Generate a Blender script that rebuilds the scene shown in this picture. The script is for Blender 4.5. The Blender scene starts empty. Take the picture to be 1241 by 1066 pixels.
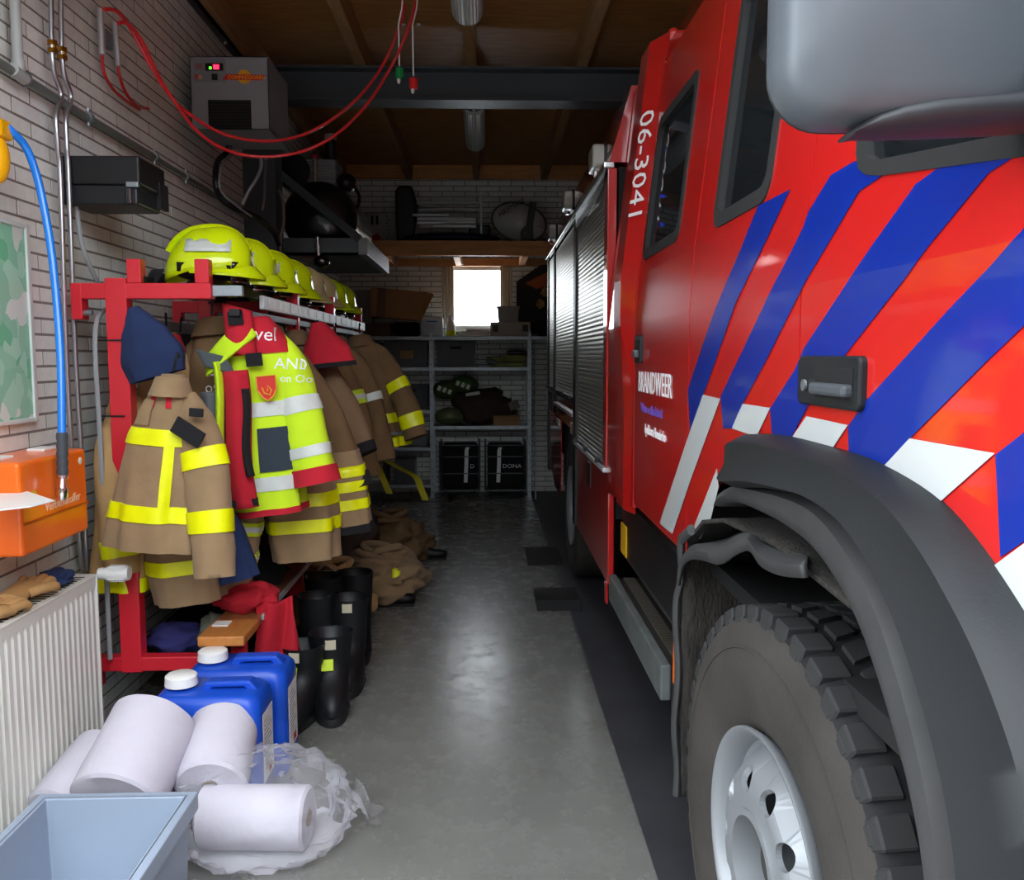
import bpy, bmesh, math, random
from mathutils import Vector, Matrix, noise
random.seed(7)
R = math.radians
SC = bpy.context.scene
COL = SC.collection

# ------------------------------------------------------------------ camera
F, VX, VY, CX, CY, ROLL, CAMH = 1080.0, 588.0, 432.0, 620.5, 533.0, -0.005, 1.5
_d = Vector(((VX-CX)/F, (VY-CY)/F, 1.0)).normalized()
_u = Vector((ROLL, -1.0, 0.0)); _u = (_u - _d*_u.dot(_d)).normalized()
_r = _u.cross(_d)
if _r.x < 0: _r = -_r
# world axes (X right, Y into the garage, Z up) expressed in image axes (x right, y down, z forward)
CAMC = Vector((0.0, 0.0, CAMH))
def world_dir(v):
    return Vector((_r.dot(v), _d.dot(v), _u.dot(v)))
cam_data = bpy.data.cameras.new('camera')
cam = bpy.data.objects.new('camera', cam_data); COL.objects.link(cam)
cam_data.sensor_width = 36.0; cam_data.lens = F/1241.0*36.0
cam_data.clip_start = 0.05; cam_data.clip_end = 200
cx_, cy_, cz_ = world_dir(Vector((1,0,0))), world_dir(Vector((0,-1,0))), world_dir(Vector((0,0,-1)))
cam.matrix_world = Matrix(((cx_.x,cy_.x,cz_.x,0),(cx_.y,cy_.y,cz_.y,0),(cx_.z,cy_.z,cz_.z,CAMH),(0,0,0,1)))
SC.camera = cam
def at(x, y, X=None, Y=None, Z=None):
    """the point of a real plane (X=, Y= or Z= constant) that a measured picture point belongs to"""
    w = world_dir(Vector(((x-CX)/F, (y-CY)/F, 1.0)))
    t = X/w.x if X is not None else (Y/w.y if Y is not None else (Z-CAMH)/w.z)
    return CAMC + w*t

# ------------------------------------------------------------------ sky, exposure
world = bpy.data.worlds.new('overcast_sky'); SC.world = world; world.use_nodes = True
_bg = world.node_tree.nodes['Background']
_bg.inputs[0].default_value = (0.86, 0.93, 1.0, 1); _bg.inputs[1].default_value = 3.2
SC.view_settings.view_transform = 'Standard'; SC.view_settings.look = 'None'
SC.view_settings.gamma = 1.0; SC.view_settings.use_curve_mapping = False
SC.view_settings.exposure = 1.3

# ------------------------------------------------------------------ helpers
def lin(h):
    h = h.lstrip('#'); o = []
    for i in (0,2,4):
        c = int(h[i:i+2],16)/255.0
        o.append(c/12.92 if c <= 0.04045 else ((c+0.055)/1.055)**2.4)
    return o
MATS = {}
def mat(name, col, rough=0.5, metal=0.0, var=0.0, vs=6.0, bump=0.0, bs=60.0, coat=0.0, trans=0.0, alpha=1.0,
        rand=0.0, spec=0.5, emit=0.0, island=False, stretch=None, sheen=0.0, ior=1.45):
    if name in MATS: return MATS[name]
    m = bpy.data.materials.new(name); m.use_nodes = True
    nt = m.node_tree; b = nt.nodes['Principled BSDF']
    c = lin(col) if isinstance(col, str) else list(col)
    b.inputs['Base Color'].default_value = (*c, 1)
    b.inputs['Roughness'].default_value = rough; b.inputs['Metallic'].default_value = metal
    b.inputs['Coat Weight'].default_value = coat; b.inputs['Coat Roughness'].default_value = 0.06
    b.inputs['Transmission Weight'].default_value = trans; b.inputs['Alpha'].default_value = alpha
    b.inputs['Specular IOR Level'].default_value = spec; b.inputs['IOR'].default_value = ior
    b.inputs['Sheen Weight'].default_value = sheen
    if emit:
        b.inputs['Emission Color'].default_value = (*c, 1); b.inputs['Emission Strength'].default_value = emit
    tc = nt.nodes.new('ShaderNodeTexCoord'); src = tc.outputs['Object']
    if stretch:
        mp = nt.nodes.new('ShaderNodeMapping'); mp.inputs['Scale'].default_value = stretch
        nt.links.new(src, mp.inputs['Vector']); src = mp.outputs['Vector']
    last = None
    if var:
        n = nt.nodes.new('ShaderNodeTexNoise'); n.inputs['Scale'].default_value = vs; n.inputs['Detail'].default_value = 5
        nt.links.new(src, n.inputs['Vector'])
        mr = nt.nodes.new('ShaderNodeMapRange'); mr.inputs['From Min'].default_value = .3; mr.inputs['From Max'].default_value = .7
        mr.inputs['To Min'].default_value = 1-var; mr.inputs['To Max'].default_value = 1+var
        nt.links.new(n.outputs['Fac'], mr.inputs['Value']); last = mr.outputs['Result']
    if rand:
        if island:
            g = nt.nodes.new('ShaderNodeNewGeometry'); ro = g.outputs['Random Per Island']
        else:
            g = nt.nodes.new('ShaderNodeObjectInfo'); ro = g.outputs['Random']
        mr = nt.nodes.new('ShaderNodeMapRange'); mr.inputs['To Min'].default_value = 1-rand; mr.inputs['To Max'].default_value = 1+rand*.6
        nt.links.new(ro, mr.inputs['Value'])
        if last:
            mu = nt.nodes.new('ShaderNodeMath'); mu.operation = 'MULTIPLY'
            nt.links.new(last, mu.inputs[0]); nt.links.new(mr.outputs['Result'], mu.inputs[1]); last = mu.outputs[0]
        else: last = mr.outputs['Result']
    if last:
        vm = nt.nodes.new('ShaderNodeVectorMath'); vm.operation = 'SCALE'; vm.inputs[0].default_value = c
        nt.links.new(last, vm.inputs['Scale']); nt.links.new(vm.outputs[0], b.inputs['Base Color'])
    if bump:
        n = nt.nodes.new('ShaderNodeTexNoise'); n.inputs['Scale'].default_value = bs; n.inputs['Detail'].default_value = 4
        nt.links.new(src, n.inputs['Vector'])
        bp = nt.nodes.new('ShaderNodeBump'); bp.inputs['Strength'].default_value = bump; bp.inputs['Distance'].default_value = 0.01
        nt.links.new(n.outputs['Fac'], bp.inputs['Height']); nt.links.new(bp.outputs[0], b.inputs['Normal'])
    MATS[name] = m
    return m

ORG = {}
def tag(o, label=None, cat=None, group=None, kind=None):
    if label: o['label'] = label
    if cat: o['category'] = cat
    if group: o['group'] = group
    if kind: o['kind'] = kind
    return o
def thing(name, label, cat, loc, group=None):
    o = bpy.data.objects.new(name, None); COL.objects.link(o)
    o.location = loc; o.empty_display_size = .1; ORG[o] = Vector(loc)
    return tag(o, label, cat, group)
def catmull(P, k=8):
    P = [Vector(p) for p in P]; out = []
    for i in range(len(P)-1):
        a, b, c, d = P[max(i-1,0)], P[i], P[i+1], P[min(i+2,len(P)-1)]
        for j in range(k):
            t = j/k
            out.append(.5*((2*b)+(-a+c)*t+(2*a-5*b+4*c-d)*t*t+(-a+3*b-3*c+d)*t**3))
    out.append(P[-1]); return out
class MB:
    def __init__(s): s.v = []; s.f = []
    def add(s, vs, fs):
        o = len(s.v); s.v += [Vector(v) for v in vs]; s.f += [tuple(i+o for i in f) for f in fs]; return s
    def box(s, x0, x1, y0, y1, z0, z1):
        return s.add([(x0,y0,z0),(x1,y0,z0),(x1,y1,z0),(x0,y1,z0),(x0,y0,z1),(x1,y0,z1),(x1,y1,z1),(x0,y1,z1)],
                     [(0,3,2,1),(4,5,6,7),(0,1,5,4),(1,2,6,5),(2,3,7,6),(3,0,4,7)])
    def obb(s, c, size, rot=None):
        c = Vector(c); h = Vector(size)/2; vs = []
        for dz in (-1,1):
            for dx,dy in ((-1,-1),(1,-1),(1,1),(-1,1)):
                p = Vector((dx*h.x,dy*h.y,dz*h.z)); vs.append(c+(rot@p if rot else p))
        return s.add(vs, [(0,3,2,1),(4,5,6,7),(0,1,5,4),(1,2,6,5),(2,3,7,6),(3,0,4,7)])
    def prism(s, pts, off):
        n = len(pts); pts = [Vector(p) for p in pts]; off = Vector(off)
        return s.add(pts+[p+off for p in pts], [tuple(range(n))[::-1], tuple(range(n,2*n))]+[(i,(i+1)%n,n+(i+1)%n,n+i) for i in range(n)])
    def loft(s, rings, closed=True, cap=True):
        n = len(rings[0]); vs = [p for r in rings for p in r]; fs = []
        for j in range(len(rings)-1):
            for i in range(n if closed else n-1):
                a, b = j*n+i, j*n+(i+1)%n
                fs.append((a, b, b+n, a+n))
        if cap and closed:
            fs.append(tuple(range(n))[::-1]); fs.append(tuple(range((len(rings)-1)*n, len(rings)*n)))
        return s.add(vs, fs)
    def tube(s, pts, r, n=8, cap=True, flat=1.0):
        pts = [Vector(p) for p in pts]; rings = []; m = len(pts)
        rs = r if isinstance(r, (list,tuple)) else [r]*m
        up = None
        for i in range(m):
            t = (pts[min(i+1,m-1)]-pts[max(i-1,0)]).normalized()
            if up is None:
                up = Vector((0,0,1)) if abs(t.z) < .9 else Vector((1,0,0))
            up = (up - t*up.dot(t))
            if up.length < 1e-6: up = t.orthogonal()
            up.normalize(); sd = t.cross(up)
            rings.append([pts[i]+(up*math.cos(2*math.pi*k/n)+sd*math.sin(2*math.pi*k/n)*flat)*rs[i] for k in range(n)])
        return s.loft(rings, True, cap)
    def cyl(s, p0, p1, r, r2=None, n=16, cap=True):
        return s.tube([p0,p1], [r, r if r2 is None else r2], n, cap)
    def lathe(s, prof, o, axis, n=32, a0=0.0, a1=2*math.pi):
        o = Vector(o); ax = Vector(axis).normalized(); u = ax.orthogonal().normalized()
        if abs(ax.z) < .5: u = (Vector((0,0,1))-ax*ax.z).normalized()
        w = ax.cross(u); full = abs(a1-a0-2*math.pi) < 1e-6
        rings = [[o+ax*h+(u*math.cos(a0+(a1-a0)*k/(n if full else n-1))+w*math.sin(a0+(a1-a0)*k/(n if full else n-1)))*rr for k in range(n)] for rr,h in prof]
        return s.loft(rings, full, False)
    def ball(s, c, rx, ry=None, rz=None, n=20, m=12, fn=None):
        ry = rx if ry is None else ry; rz = rx if rz is None else rz; c = Vector(c); rings = []
        for j in range(m+1):
            ph = math.pi*j/m; ph = min(max(ph, .02), math.pi-.02); ring = []
            for k in range(n):
                th = 2*math.pi*k/n; d = Vector((math.sin(ph)*math.cos(th), math.sin(ph)*math.sin(th), -math.cos(ph)))
                q = fn(d) if fn else 1.0
                ring.append(c+Vector((d.x*rx,d.y*ry,d.z*rz))*q)
            rings.append(ring)
        return s.loft(rings)
    def grid(s, fn, nu, nv):
        vs = [fn(i/nu, j/nv) for j in range(nv+1) for i in range(nu+1)]
        return s.add(vs, [(j*(nu+1)+i, j*(nu+1)+i+1, (j+1)*(nu+1)+i+1, (j+1)*(nu+1)+i) for j in range(nv) for i in range(nu)])
    def xf(s, M):
        s.v = [M@v for v in s.v]; return s
    def build(s, name, m, parent=None, smooth=False, bevel=0, seg=2, sub=0, solid=0, kind=None, label=None, ang=45, recalc=True):
        if parent is not None: org = ORG[parent]
        else:
            xs=[v.x for v in s.v]; ys=[v.y for v in s.v]; zs=[v.z for v in s.v]
            org = Vector(((min(xs)+max(xs))/2,(min(ys)+max(ys))/2,min(zs)))
        me = bpy.data.meshes.new(name); me.from_pydata([v-org for v in s.v], [], s.f)
        if recalc:
            bm = bmesh.new(); bm.from_mesh(me); bmesh.ops.recalc_face_normals(bm, faces=bm.faces); bm.to_mesh(me); bm.free()
        me.update()
        o = bpy.data.objects.new(name, me); COL.objects.link(o); ORG[o] = org
        if parent is not None: o.parent = parent
        else: o.location = org
        for mm in (m if isinstance(m,(list,tuple)) else [m]): me.materials.append(mm)
        if smooth:
            me.shade_smooth()
            if not bevel and not sub: me.set_sharp_from_angle(angle=R(ang))
        if solid:
            q = o.modifiers.new('thickness','SOLIDIFY'); q.thickness = solid; q.offset = -1
        if bevel:
            q = o.modifiers.new('rounded_edges','BEVEL'); q.width = bevel; q.segments = seg; q.limit_method = 'ANGLE'; q.angle_limit = R(35)
            if smooth: q.harden_normals = True
        if sub:
            q = o.modifiers.new('smooth','SUBSURF'); q.levels = sub; q.render_levels = sub
        if kind: o['kind'] = kind
        if label: o['label'] = label
        return o
def one(mb, name, m, label, cat, group=None, **k):
    return tag(mb.build(name, m, **k), label, cat, group)
def text(s, size, origin, right, up, m, name, parent, depth=.0006, align='LEFT', sx=1.0, shear=0.0):
    cu = bpy.data.curves.new('txt','FONT'); cu.body = s; cu.size = size; cu.extrude = depth; cu.align_x = align; cu.shear = shear
    cu.resolution_u = 2
    to = bpy.data.objects.new('txt', cu); COL.objects.link(to)
    bpy.context.view_layer.update()
    me = bpy.data.meshes.new_from_object(to)
    bpy.data.objects.remove(to)
    right = Vector(right).normalized(); up = Vector(up).normalized(); nn = right.cross(up); origin = Vector(origin)
    mb = MB(); mb.v = [origin+right*v.co.x*sx+up*v.co.y+nn*v.co.z for v in me.vertices]; mb.f = [tuple(p.vertices) for p in me.polygons]
    bpy.data.meshes.remove(me); bpy.data.curves.remove(cu)
    return mb.build(name, m, parent, recalc=False)
def rrect(a0, a1, b0, b1, r, n=6):
    P = []
    for (ca,cb,t0) in ((a1-r,b1-r,0),(a0+r,b1-r,90),(a0+r,b0+r,180),(a1-r,b0+r,270)):
        for k in range(n+1):
            t = R(t0+90*k/n); P.append((ca+r*math.cos(t), cb+r*math.sin(t)))
    return P
def inside_frame(p):
    q = p-CAMC; z = _d[2]*q.y+_r[2]*q.x+_u[2]*q.z
    if z <= .1: return None
    x = CX+F*(_d[0]*q.y+_r[0]*q.x+_u[0]*q.z)/z; y = CY+F*(_d[1]*q.y+_r[1]*q.x+_u[1]*q.z)/z
    return (x, y, z)

# ------------------------------------------------------------------ setting
WL, WR, YB, YF, ZC = -1.58, 3.55, 9.85, 1.75, 3.54       # left wall, right wall, back wall, unseen door line (set to shape the daylight), ceiling
m_floor = mat('epoxy_floor', '#73736e', rough=.24, var=.09, vs=4.0, bump=.035, bs=45, spec=.9)
_nt = m_floor.node_tree; _tc = _nt.nodes.new('ShaderNodeTexCoord'); _n = _nt.nodes.new('ShaderNodeTexNoise'); _n.inputs['Scale'].default_value = 9; _n.inputs['Detail'].default_value = 8; _n.inputs['Roughness'].default_value = .75
_m = _nt.nodes.new('ShaderNodeMapRange'); _m.inputs['From Min'].default_value = .35; _m.inputs['From Max'].default_value = .68; _m.inputs['To Min'].default_value = .20; _m.inputs['To Max'].default_value = .33
_nt.links.new(_tc.outputs['Object'], _n.inputs['Vector']); _nt.links.new(_n.outputs['Fac'], _m.inputs['Value']); _nt.links.new(_m.outputs[0], _nt.nodes['Principled BSDF'].inputs['Roughness'])
m_floor2 = mat('dark_floor_paint', '#3a393d', rough=.5, var=.2, vs=6, bump=.05, bs=40)
m_mortar = mat('mortar', '#85817b', rough=.95, var=.15, vs=30)
m_brick = mat('painted_brick', '#e2e5e0', rough=.6, var=.05, vs=25, rand=.09, bump=.12, bs=90)
m_brick_i = mat('painted_brick_run', '#e2e5e0', rough=.6, var=.05, vs=25, rand=.09, bump=.12, bs=90, island=True)
m_wall = mat('plain_wall', '#8f8b84', rough=.8, var=.05)
m_ply = mat('plywood', '#ab7a46', rough=.55, var=.22, vs=4, stretch=(1.2,7,1), bump=.03)
m_joist = mat('planed_timber', '#a57e54', rough=.6, var=.15, vs=6, stretch=(8,1,8))
m_timber = mat('pine_timber', '#cf9058', rough=.6, var=.18, vs=5, stretch=(1,8,8))
m_steel = mat('grey_painted_steel', '#454c52', rough=.45, var=.06)
m_black = mat('black_plastic', '#141416', rough=.4)
m_rubber = mat('black_rubber', '#191919', rough=.75, bump=.1, bs=120)
m_chrome = mat('chrome', '#d8d8da', rough=.18, metal=1)
m_alu = mat('aluminium', '#c4c7ca', rough=.45, metal=.5)
m_galv = mat('galvanised_steel', '#9aa1a6', rough=.42, metal=.85, var=.12, vs=20)
m_white = mat('white_plastic', '#e6e6e2', rough=.4)
m_brass = mat('brass', '#b5832d', rough=.3, metal=1)
m_text_w = mat('white_print', '#e8e8e8', rough=.5)
m_text_k = mat('black_print', '#161616', rough=.5)

def struct(mb, name, m, **k):
    o = mb.build(name, m, **k); o['kind'] = 'structure'; return o
XS = .49
floor = struct(MB().box(WL-.2, XS, YF, YB+.2, -.1, 0), 'floor', m_floor)
MB().box(XS, WR+.2, YF, YB+.2, -.1, 0).build('truck_bay_strip', m_floor2, floor)
yard = struct(MB().box(-30, 30, -40, YF, -.14, -.002), 'trim_1', mat('yard_paving', '#8f8d89', rough=.9, var=.1, vs=2))
tag(yard, 'pale grey paved yard in front of the open garage door')
sky_blocker = struct(MB().box(-26, 26, -15, -12, -.02, 6.0), 'trim_4', mat('sky_blocker_dark', '#383532', rough=.9, var=.15, vs=3))  # added out of view to keep low sky light from the deep garage
tag(sky_blocker, 'unseen dark block added across the yard to hold back low sky light')
# left wall: mortar core, bricks proud of it
BL, BH, JT = .25, .0565, .0092
def brick_wall(name, side):
    if side == 'left':
        w = struct(MB().box(WL-.2, WL, YF, YB, 0, ZC), name, m_mortar)
        u0, u1 = YF, YB
    else:
        mb = MB(); x0, x1, z0, z1 = -.40, .24, 1.80, 2.48
        mb.box(WL, x0, YB, YB+.2, 0, ZC); mb.box(x1, WR, YB, YB+.2, 0, ZC); mb.box(x0, x1, YB, YB+.2, 0, z0); mb.box(x0, x1, YB, YB+.2, z1, ZC)
        w = struct(mb, name, m_mortar); u0, u1 = WL, WR
    lst = []
    nz = int((ZC-.02)/BH)
    for k in range(nz):
        z = k*BH+JT/2; off = (k % 2)*BL/2
        u = u0-off
        while u < u1:
            a, b = max(u, u0), min(u+BL-JT, u1)
            segs = [(a,b)]
            if side == 'back' and z+BH > 1.80-.002 and z < 2.48:
                segs = [(p,q) for p,q in ((a,min(b,-.40)),(max(a,.24),b)) if q-p > .03]
            for a_,b_ in segs:
                if b_-a_ > .03: lst.append((a_, b_, z))
            u += BL
    depth = .002
    sc = []
    for a,b,z in lst:
        c = Vector((WL, (a+b)/2, z+.024)) if side == 'left' else Vector(((a+b)/2, YB, z+.024))
        q = inside_frame(c); vis = 0
        if q and -20 < q[0] < 1250 and -15 < q[1] < 1080 and abs(b-a-(BL-JT)) < .001:
            if side == 'left':
                hid = (q[0] < 117 and q[1] > 690) or (q[0] < 108 and 541 < q[1] < 690) or (q[0] < 50 and 268 < q[1] < 515) or (150 < q[0] < 430 and q[1] > 400) or (86 < q[0] < 200 and 190 < q[1] < 260)
                vis = 0 if hid else 1/q[2]**2*abs(q[0]-VX)/q[2]
            else:
                ok = (425 < q[0] < 660 and 226 < q[1] < 262) or (425 < q[0] < 640 and 318 < q[1] < 370) or (525 < q[0] < 645 and 410 < q[1] < 500)
                vis = 1+q[1]*-1e-5 if ok else 0
        sc.append(vis)
    order = sorted(range(len(lst)), key=lambda i: -sc[i])
    big = [i for i in order[:300] if sc[i] > 0]; bs = set(big)
    def bb(mb, a, b, z, ox=0, oy=0, oz=0):
        if side == 'left': mb.box(WL-.004-ox, WL+depth-ox, a-oy, b-oy, z-oz, z+BH-JT-oz)
        else: mb.box(a-ox, b-ox, YB-depth-oy, YB+.004-oy, z-oz, z+BH-JT-oz)
        return mb
    run = MB()
    for i,(a,b,z) in enumerate(lst):
        if i not in bs: bb(run, a, b, z)
    o = run.build('brick_courses', m_brick_i, w, kind='stuff')
    me = None
    for i in big:
        a,b,z = lst[i]; jit = random.uniform(-.0015,.0015)
        if me is None:
            if side == 'left': t = MB().box(-.004, depth, 0, BL-JT, 0, BH-JT)
            else: t = MB().box(0, BL-JT, -depth, .004, 0, BH-JT)
            me = bpy.data.meshes.new('brick'); me.from_pydata(t.v, [], t.f); me.materials.append(m_brick)
        ob = bpy.data.objects.new('brick', me); COL.objects.link(ob); ob.parent = w
        wp = Vector((WL+jit, a, z)) if side == 'left' else Vector((a, YB+jit, z))
        ob.location = wp-ORG[w]
    return w
wall_left = brick_wall('wall_left', 'left')
wall_back = brick_wall('wall_back', 'back')
struct(MB().box(WR, WR+.2, YF, YB+.2, 0, ZC), 'wall_right', m_wall)
struct(MB().box(WL-.2, WR+.2, YF-.2, YF, 3.30, ZC+.2).box(WL-.2, WL+.15, YF-.2, YF, 0, 3.3).box(WR-.2, WR+.2, YF-.2, YF, 0, 3.3), 'wall_front', m_wall)
ceiling = struct(MB().box(WL-.2, WR+.2, YF-.2, YB+.2, ZC, ZC+.12), 'ceiling', m_ply)
for x in (-1.50, -.80, -.085, .64, 1.36, 2.08, 2.80, 3.48):
    MB().box(x-.035, x+.035, YF, YB-.07, 3.385, ZC).build('joist', m_joist, ceiling)
for a,b in ((WL,-.84),(-.76,-.125),(-.045,.60),(.68,1.32),(1.40,2.04),(2.12,WR)):
    MB().box(a, b, YB-.07, YB-.005, 3.40, ZC).build('wall_plate', m_timber, ceiling)
# steel portal: H column on the left wall and beam across
portal = thing('trim_2', None, None, (WL+.1, 6.1, 0)); portal['kind'] = 'structure'
mb = MB().box(WL+.005, WL+.215, 6.0, 6.012, 0, 3.38).box(WL+.005, WL+.215, 6.19, 6.202, 0, 3.38).box(WL+.10, WL+.11, 6.012, 6.19, 0, 3.38)
mb.build('column', m_steel, portal)
mb = MB().box(WL+.0, WR, 6.0, 6.2, 3.165, 3.18).box(WL, WR, 6.0, 6.2, 3.365, 3.38).box(WL, WR, 6.09, 6.105, 3.18, 3.365)
mb.build('beam', m_steel, portal)
rail = struct(MB().box(WL+.008, WL+.07, YF, 5.98, 3.385, 3.40).box(WL+.008, WL+.02, YF, 5.98, 3.40, 3.52).box(WL+.05, WL+.058, YF, 5.98, 3.40, 3.45), 'trim_3', mat('dark_steel','#26282b',rough=.4))
for y in (2.6, 3.5, 4.4, 4.9, 5.6):
    MB().cyl((WL+.058, y, 3.425), (WL+.085, y, 3.425), .014, n=8).cyl((WL+.03,y,3.40),(WL+.03,y,3.372),.01,n=8).build('bolt', m_alu, rail)
# window with net curtains at the sides
win = struct(MB().box(-.40,-.36,YB+.04,YB+.10,1.80,2.48).box(.20,.24,YB+.04,YB+.10,1.80,2.48).box(-.36,.20,YB+.04,YB+.10,1.80,1.84).box(-.36,.20,YB+.04,YB+.10,2.44,2.48), 'window_1', m_white)
MB().box(-.36,.20,YB+.068,YB+.072,1.84,2.44).build('pane', mat('window_glass','#ffffff',rough=.0,trans=1,ior=1.0,spec=0), win)
MB().box(-.44,.28,YB-.06,YB+.04,1.772,1.80).build('window_sill', m_white, win)
m_net = mat('net_curtain', '#cfc8b4', rough=.9)
for nm,a,b in (('l',-.47,-.335),('r',.17,.30)):
    MB().grid(lambda u,v: Vector((a+(b-a)*u, YB-.035+.012*math.sin(u*26), 1.82+.70*v)), 30, 4).build('side_curtain', m_net, win, smooth=True, solid=.002)
MB().cyl((-.5,YB-.035,2.51),(.33,YB-.035,2.51),.008,n=8).build('curtain_rod', m_white, win)

# ================================================================== FIRE TRUCK
m_red = mat('fire_red_paint', '#b81b19', rough=.28, coat=1.0, spec=.5)
m_blue = mat('blue_reflective_film', '#072480', rough=.3, coat=.6)
m_wfilm = mat('white_reflective_film', '#b0b3b2', rough=.35, coat=.4)
m_flare = mat('black_moulded_plastic', '#1b1d1f', rough=.5, spec=.35, bump=.04, bs=150, var=.08)
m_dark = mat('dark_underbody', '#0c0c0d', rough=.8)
m_glass = mat('tinted_glass', '#3a4246', rough=.02, trans=.82, spec=.6)
m_tyre = mat('worn_tyre_rubber', '#332f2b', rough=.9, var=.3, vs=5, bump=.15, bs=80)
m_tread = mat('tyre_tread_rubber', '#232323', rough=.8, var=.15, vs=10)
m_rim = mat('silver_wheel_paint', '#84878a', rough=.4, metal=.35)
truck = thing('fire_truck', 'red fire truck with blue and white diagonal stripes parked on the dark strip', 'fire truck', (1.75, 4.0, 0))
XT = .555
def side_x(z):
    if z < 1.62: return XT
    if z < 1.79: return XT+(z-1.62)*.06
    return XT+.0102+(z-1.79)*.115
def cabpt(x, y):
    X = XT
    for _ in range(6):
        p = at(x, y, X=X); X = side_x(p.z)
    return (p.y, p.z)
ZCUT = [1.62, 1.70, 1.79]
def skin(name, loops, m, parent, off=0.0, solid=.02, label=None, xfn=side_x, bevel=0.004):
    bm = bmesh.new()
    for L in loops:
        vs = [bm.verts.new((0, p[0], p[1])) for p in L]
        for i in range(len(vs)): bm.edges.new((vs[i], vs[(i+1)%len(vs)]))
    bmesh.ops.triangle_fill(bm, use_beauty=True, use_dissolve=False, edges=bm.edges[:])
    for z in ZCUT:
        bmesh.ops.bisect_plane(bm, geom=bm.verts[:]+bm.edges[:]+bm.faces[:], plane_co=(0,0,z), plane_no=(0,0,1))
    for f in bm.faces:
        if f.normal.x > 0: f.normal_flip()
    bm.verts.ensure_lookup_table()
    vs = [Vector((xfn(v.co.z)-off, v.co.y, v.co.z)) for v in bm.verts]
    idx = {v: i for i, v in enumerate(bm.verts)}
    fs = [tuple(idx[v] for v in f.verts) for f in bm.faces]
    bm.free()
    mb = MB(); mb.v = vs; mb.f = fs
    o = mb.build(name, m, parent, recalc=False, label=label)
    # faces look towards -X (outside)
    if solid:
        q = o.modifiers.new('thickness','SOLIDIFY'); q.thickness = solid; q.offset = -1
    return o
def clip_keep(o, y0, y1): pass
ARCH_R = [(2.36,1.0),(2.28,1.08),(2.17,1.17),(2.02,1.26),(1.85,1.30)]
_yr, _zb = cabpt(1038,185)[0], cabpt(1065,206)[1]
WIN_OUT = [(.5,_zb-.12),(.5,2.46),(_yr-.05,2.46),(_yr,2.40),(_yr,_zb+.075),(_yr-.008,_zb+.04),(_yr-.025,_zb+.014),(_yr-.055,_zb),(_yr-.10,_zb-.010)]
WIN_IN = [(.53,_zb-.085),(.53,2.43),(_yr-.055,2.43),(_yr-.022,2.39),(_yr-.022,_zb+.085),(_yr-.028,_zb+.055),(_yr-.042,_zb+.032),(_yr-.065,_zb+.02),(_yr-.10,_zb+.013)]
fd = skin('front_door', [[(1.563,2.55),(1.563,1.31),(1.4,1.31),(1.2,1.27),(1.0,1.15),(.88,.95),(.85,.6),(.3,.6),(.3,2.55)], WIN_OUT], m_red, truck)
mp = skin('cab_side_panel', [[(2.42,2.55),(2.42,.97)]+ARCH_R+[(1.569,1.31),(1.569,2.55)], rrect(1.80,2.235,1.815,2.40,.05)], m_red, truck)
cd = skin('crew_door', [[(3.30,2.55),(3.30,.95),(2.427,.95),(2.427,2.55)], rrect(2.655,3.25,1.845,2.335,.05)], m_red, truck)
rp = skin('cab_rear_pillar', [[(4.02,2.66),(4.02,.88),(3.32,.93),(3.307,2.56),(3.42,2.66)]], m_red, truck)
# angled cover strip of the pillar, standing proud of the cab side
def strip_ring(z):
    x = side_x(z); k = .018+.027*max(0,min(1,(z-1.3)/.5)); return [Vector(p) for p in ((x+.01,3.312,z),(x-k,3.44,z),(x-k-.003,3.60,z),(x-k*.6,3.66,z),(x+.02,3.68,z))]
cs = MB().loft([strip_ring(z) for z in (.90,1.3,1.62,1.79,2.67)]).build('pillar_cover', m_red, rp, bevel=.006)
# windows: rubber surround, glass
def cab_window(par, y0, y1, z0, z1, r, wd=.035):
    outer = rrect(y0-.004,y1+.004,z0-.004,z1+.004,r+.004); inner = rrect(y0+wd,y1-wd,z0+wd,z1-wd,max(r-wd*.4,.015))
    skin('window_rubber', [outer, inner], m_rubber, par, off=.004, solid=.03)
    g = skin('window_glass', [rrect(y0+.01,y1-.01,z0+.01,z1-.01,r)], m_glass, par, off=-.012, solid=.005)
skin('window_rubber', [WIN_OUT, WIN_IN], m_rubber, fd, off=.004, solid=.03); skin('window_glass', [WIN_OUT], m_glass, fd, off=-.012, solid=.005)
cab_window(mp, 1.80, 2.235, 1.815, 2.40, .05, .03)
cab_window(cd, 2.655, 3.25, 1.845, 2.335, .05, .03)
# roof and inner shell of the cab
def roof_ring(y):
    return [Vector(p) for p in ((side_x(2.55),y,2.55),(.67,y,2.63),(.72,y,2.69),(.85,y,2.73),(2.6,y,2.73),(2.8,y,2.65),(2.85,y,2.55))]
MB().loft([roof_ring(.3), roof_ring(3.3)], closed=False).build('cab_roof', m_red, truck, smooth=True, solid=.01, ang=60)
MB().box(.665,2.85,3.3,4.02,2.53,2.68).build('rear_roof', m_red, truck, bevel=.02)
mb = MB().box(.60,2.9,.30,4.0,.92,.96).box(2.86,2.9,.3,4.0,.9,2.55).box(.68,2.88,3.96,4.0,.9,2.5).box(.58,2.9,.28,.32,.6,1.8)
mb.build('cab_floor', m_dark, truck)
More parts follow.
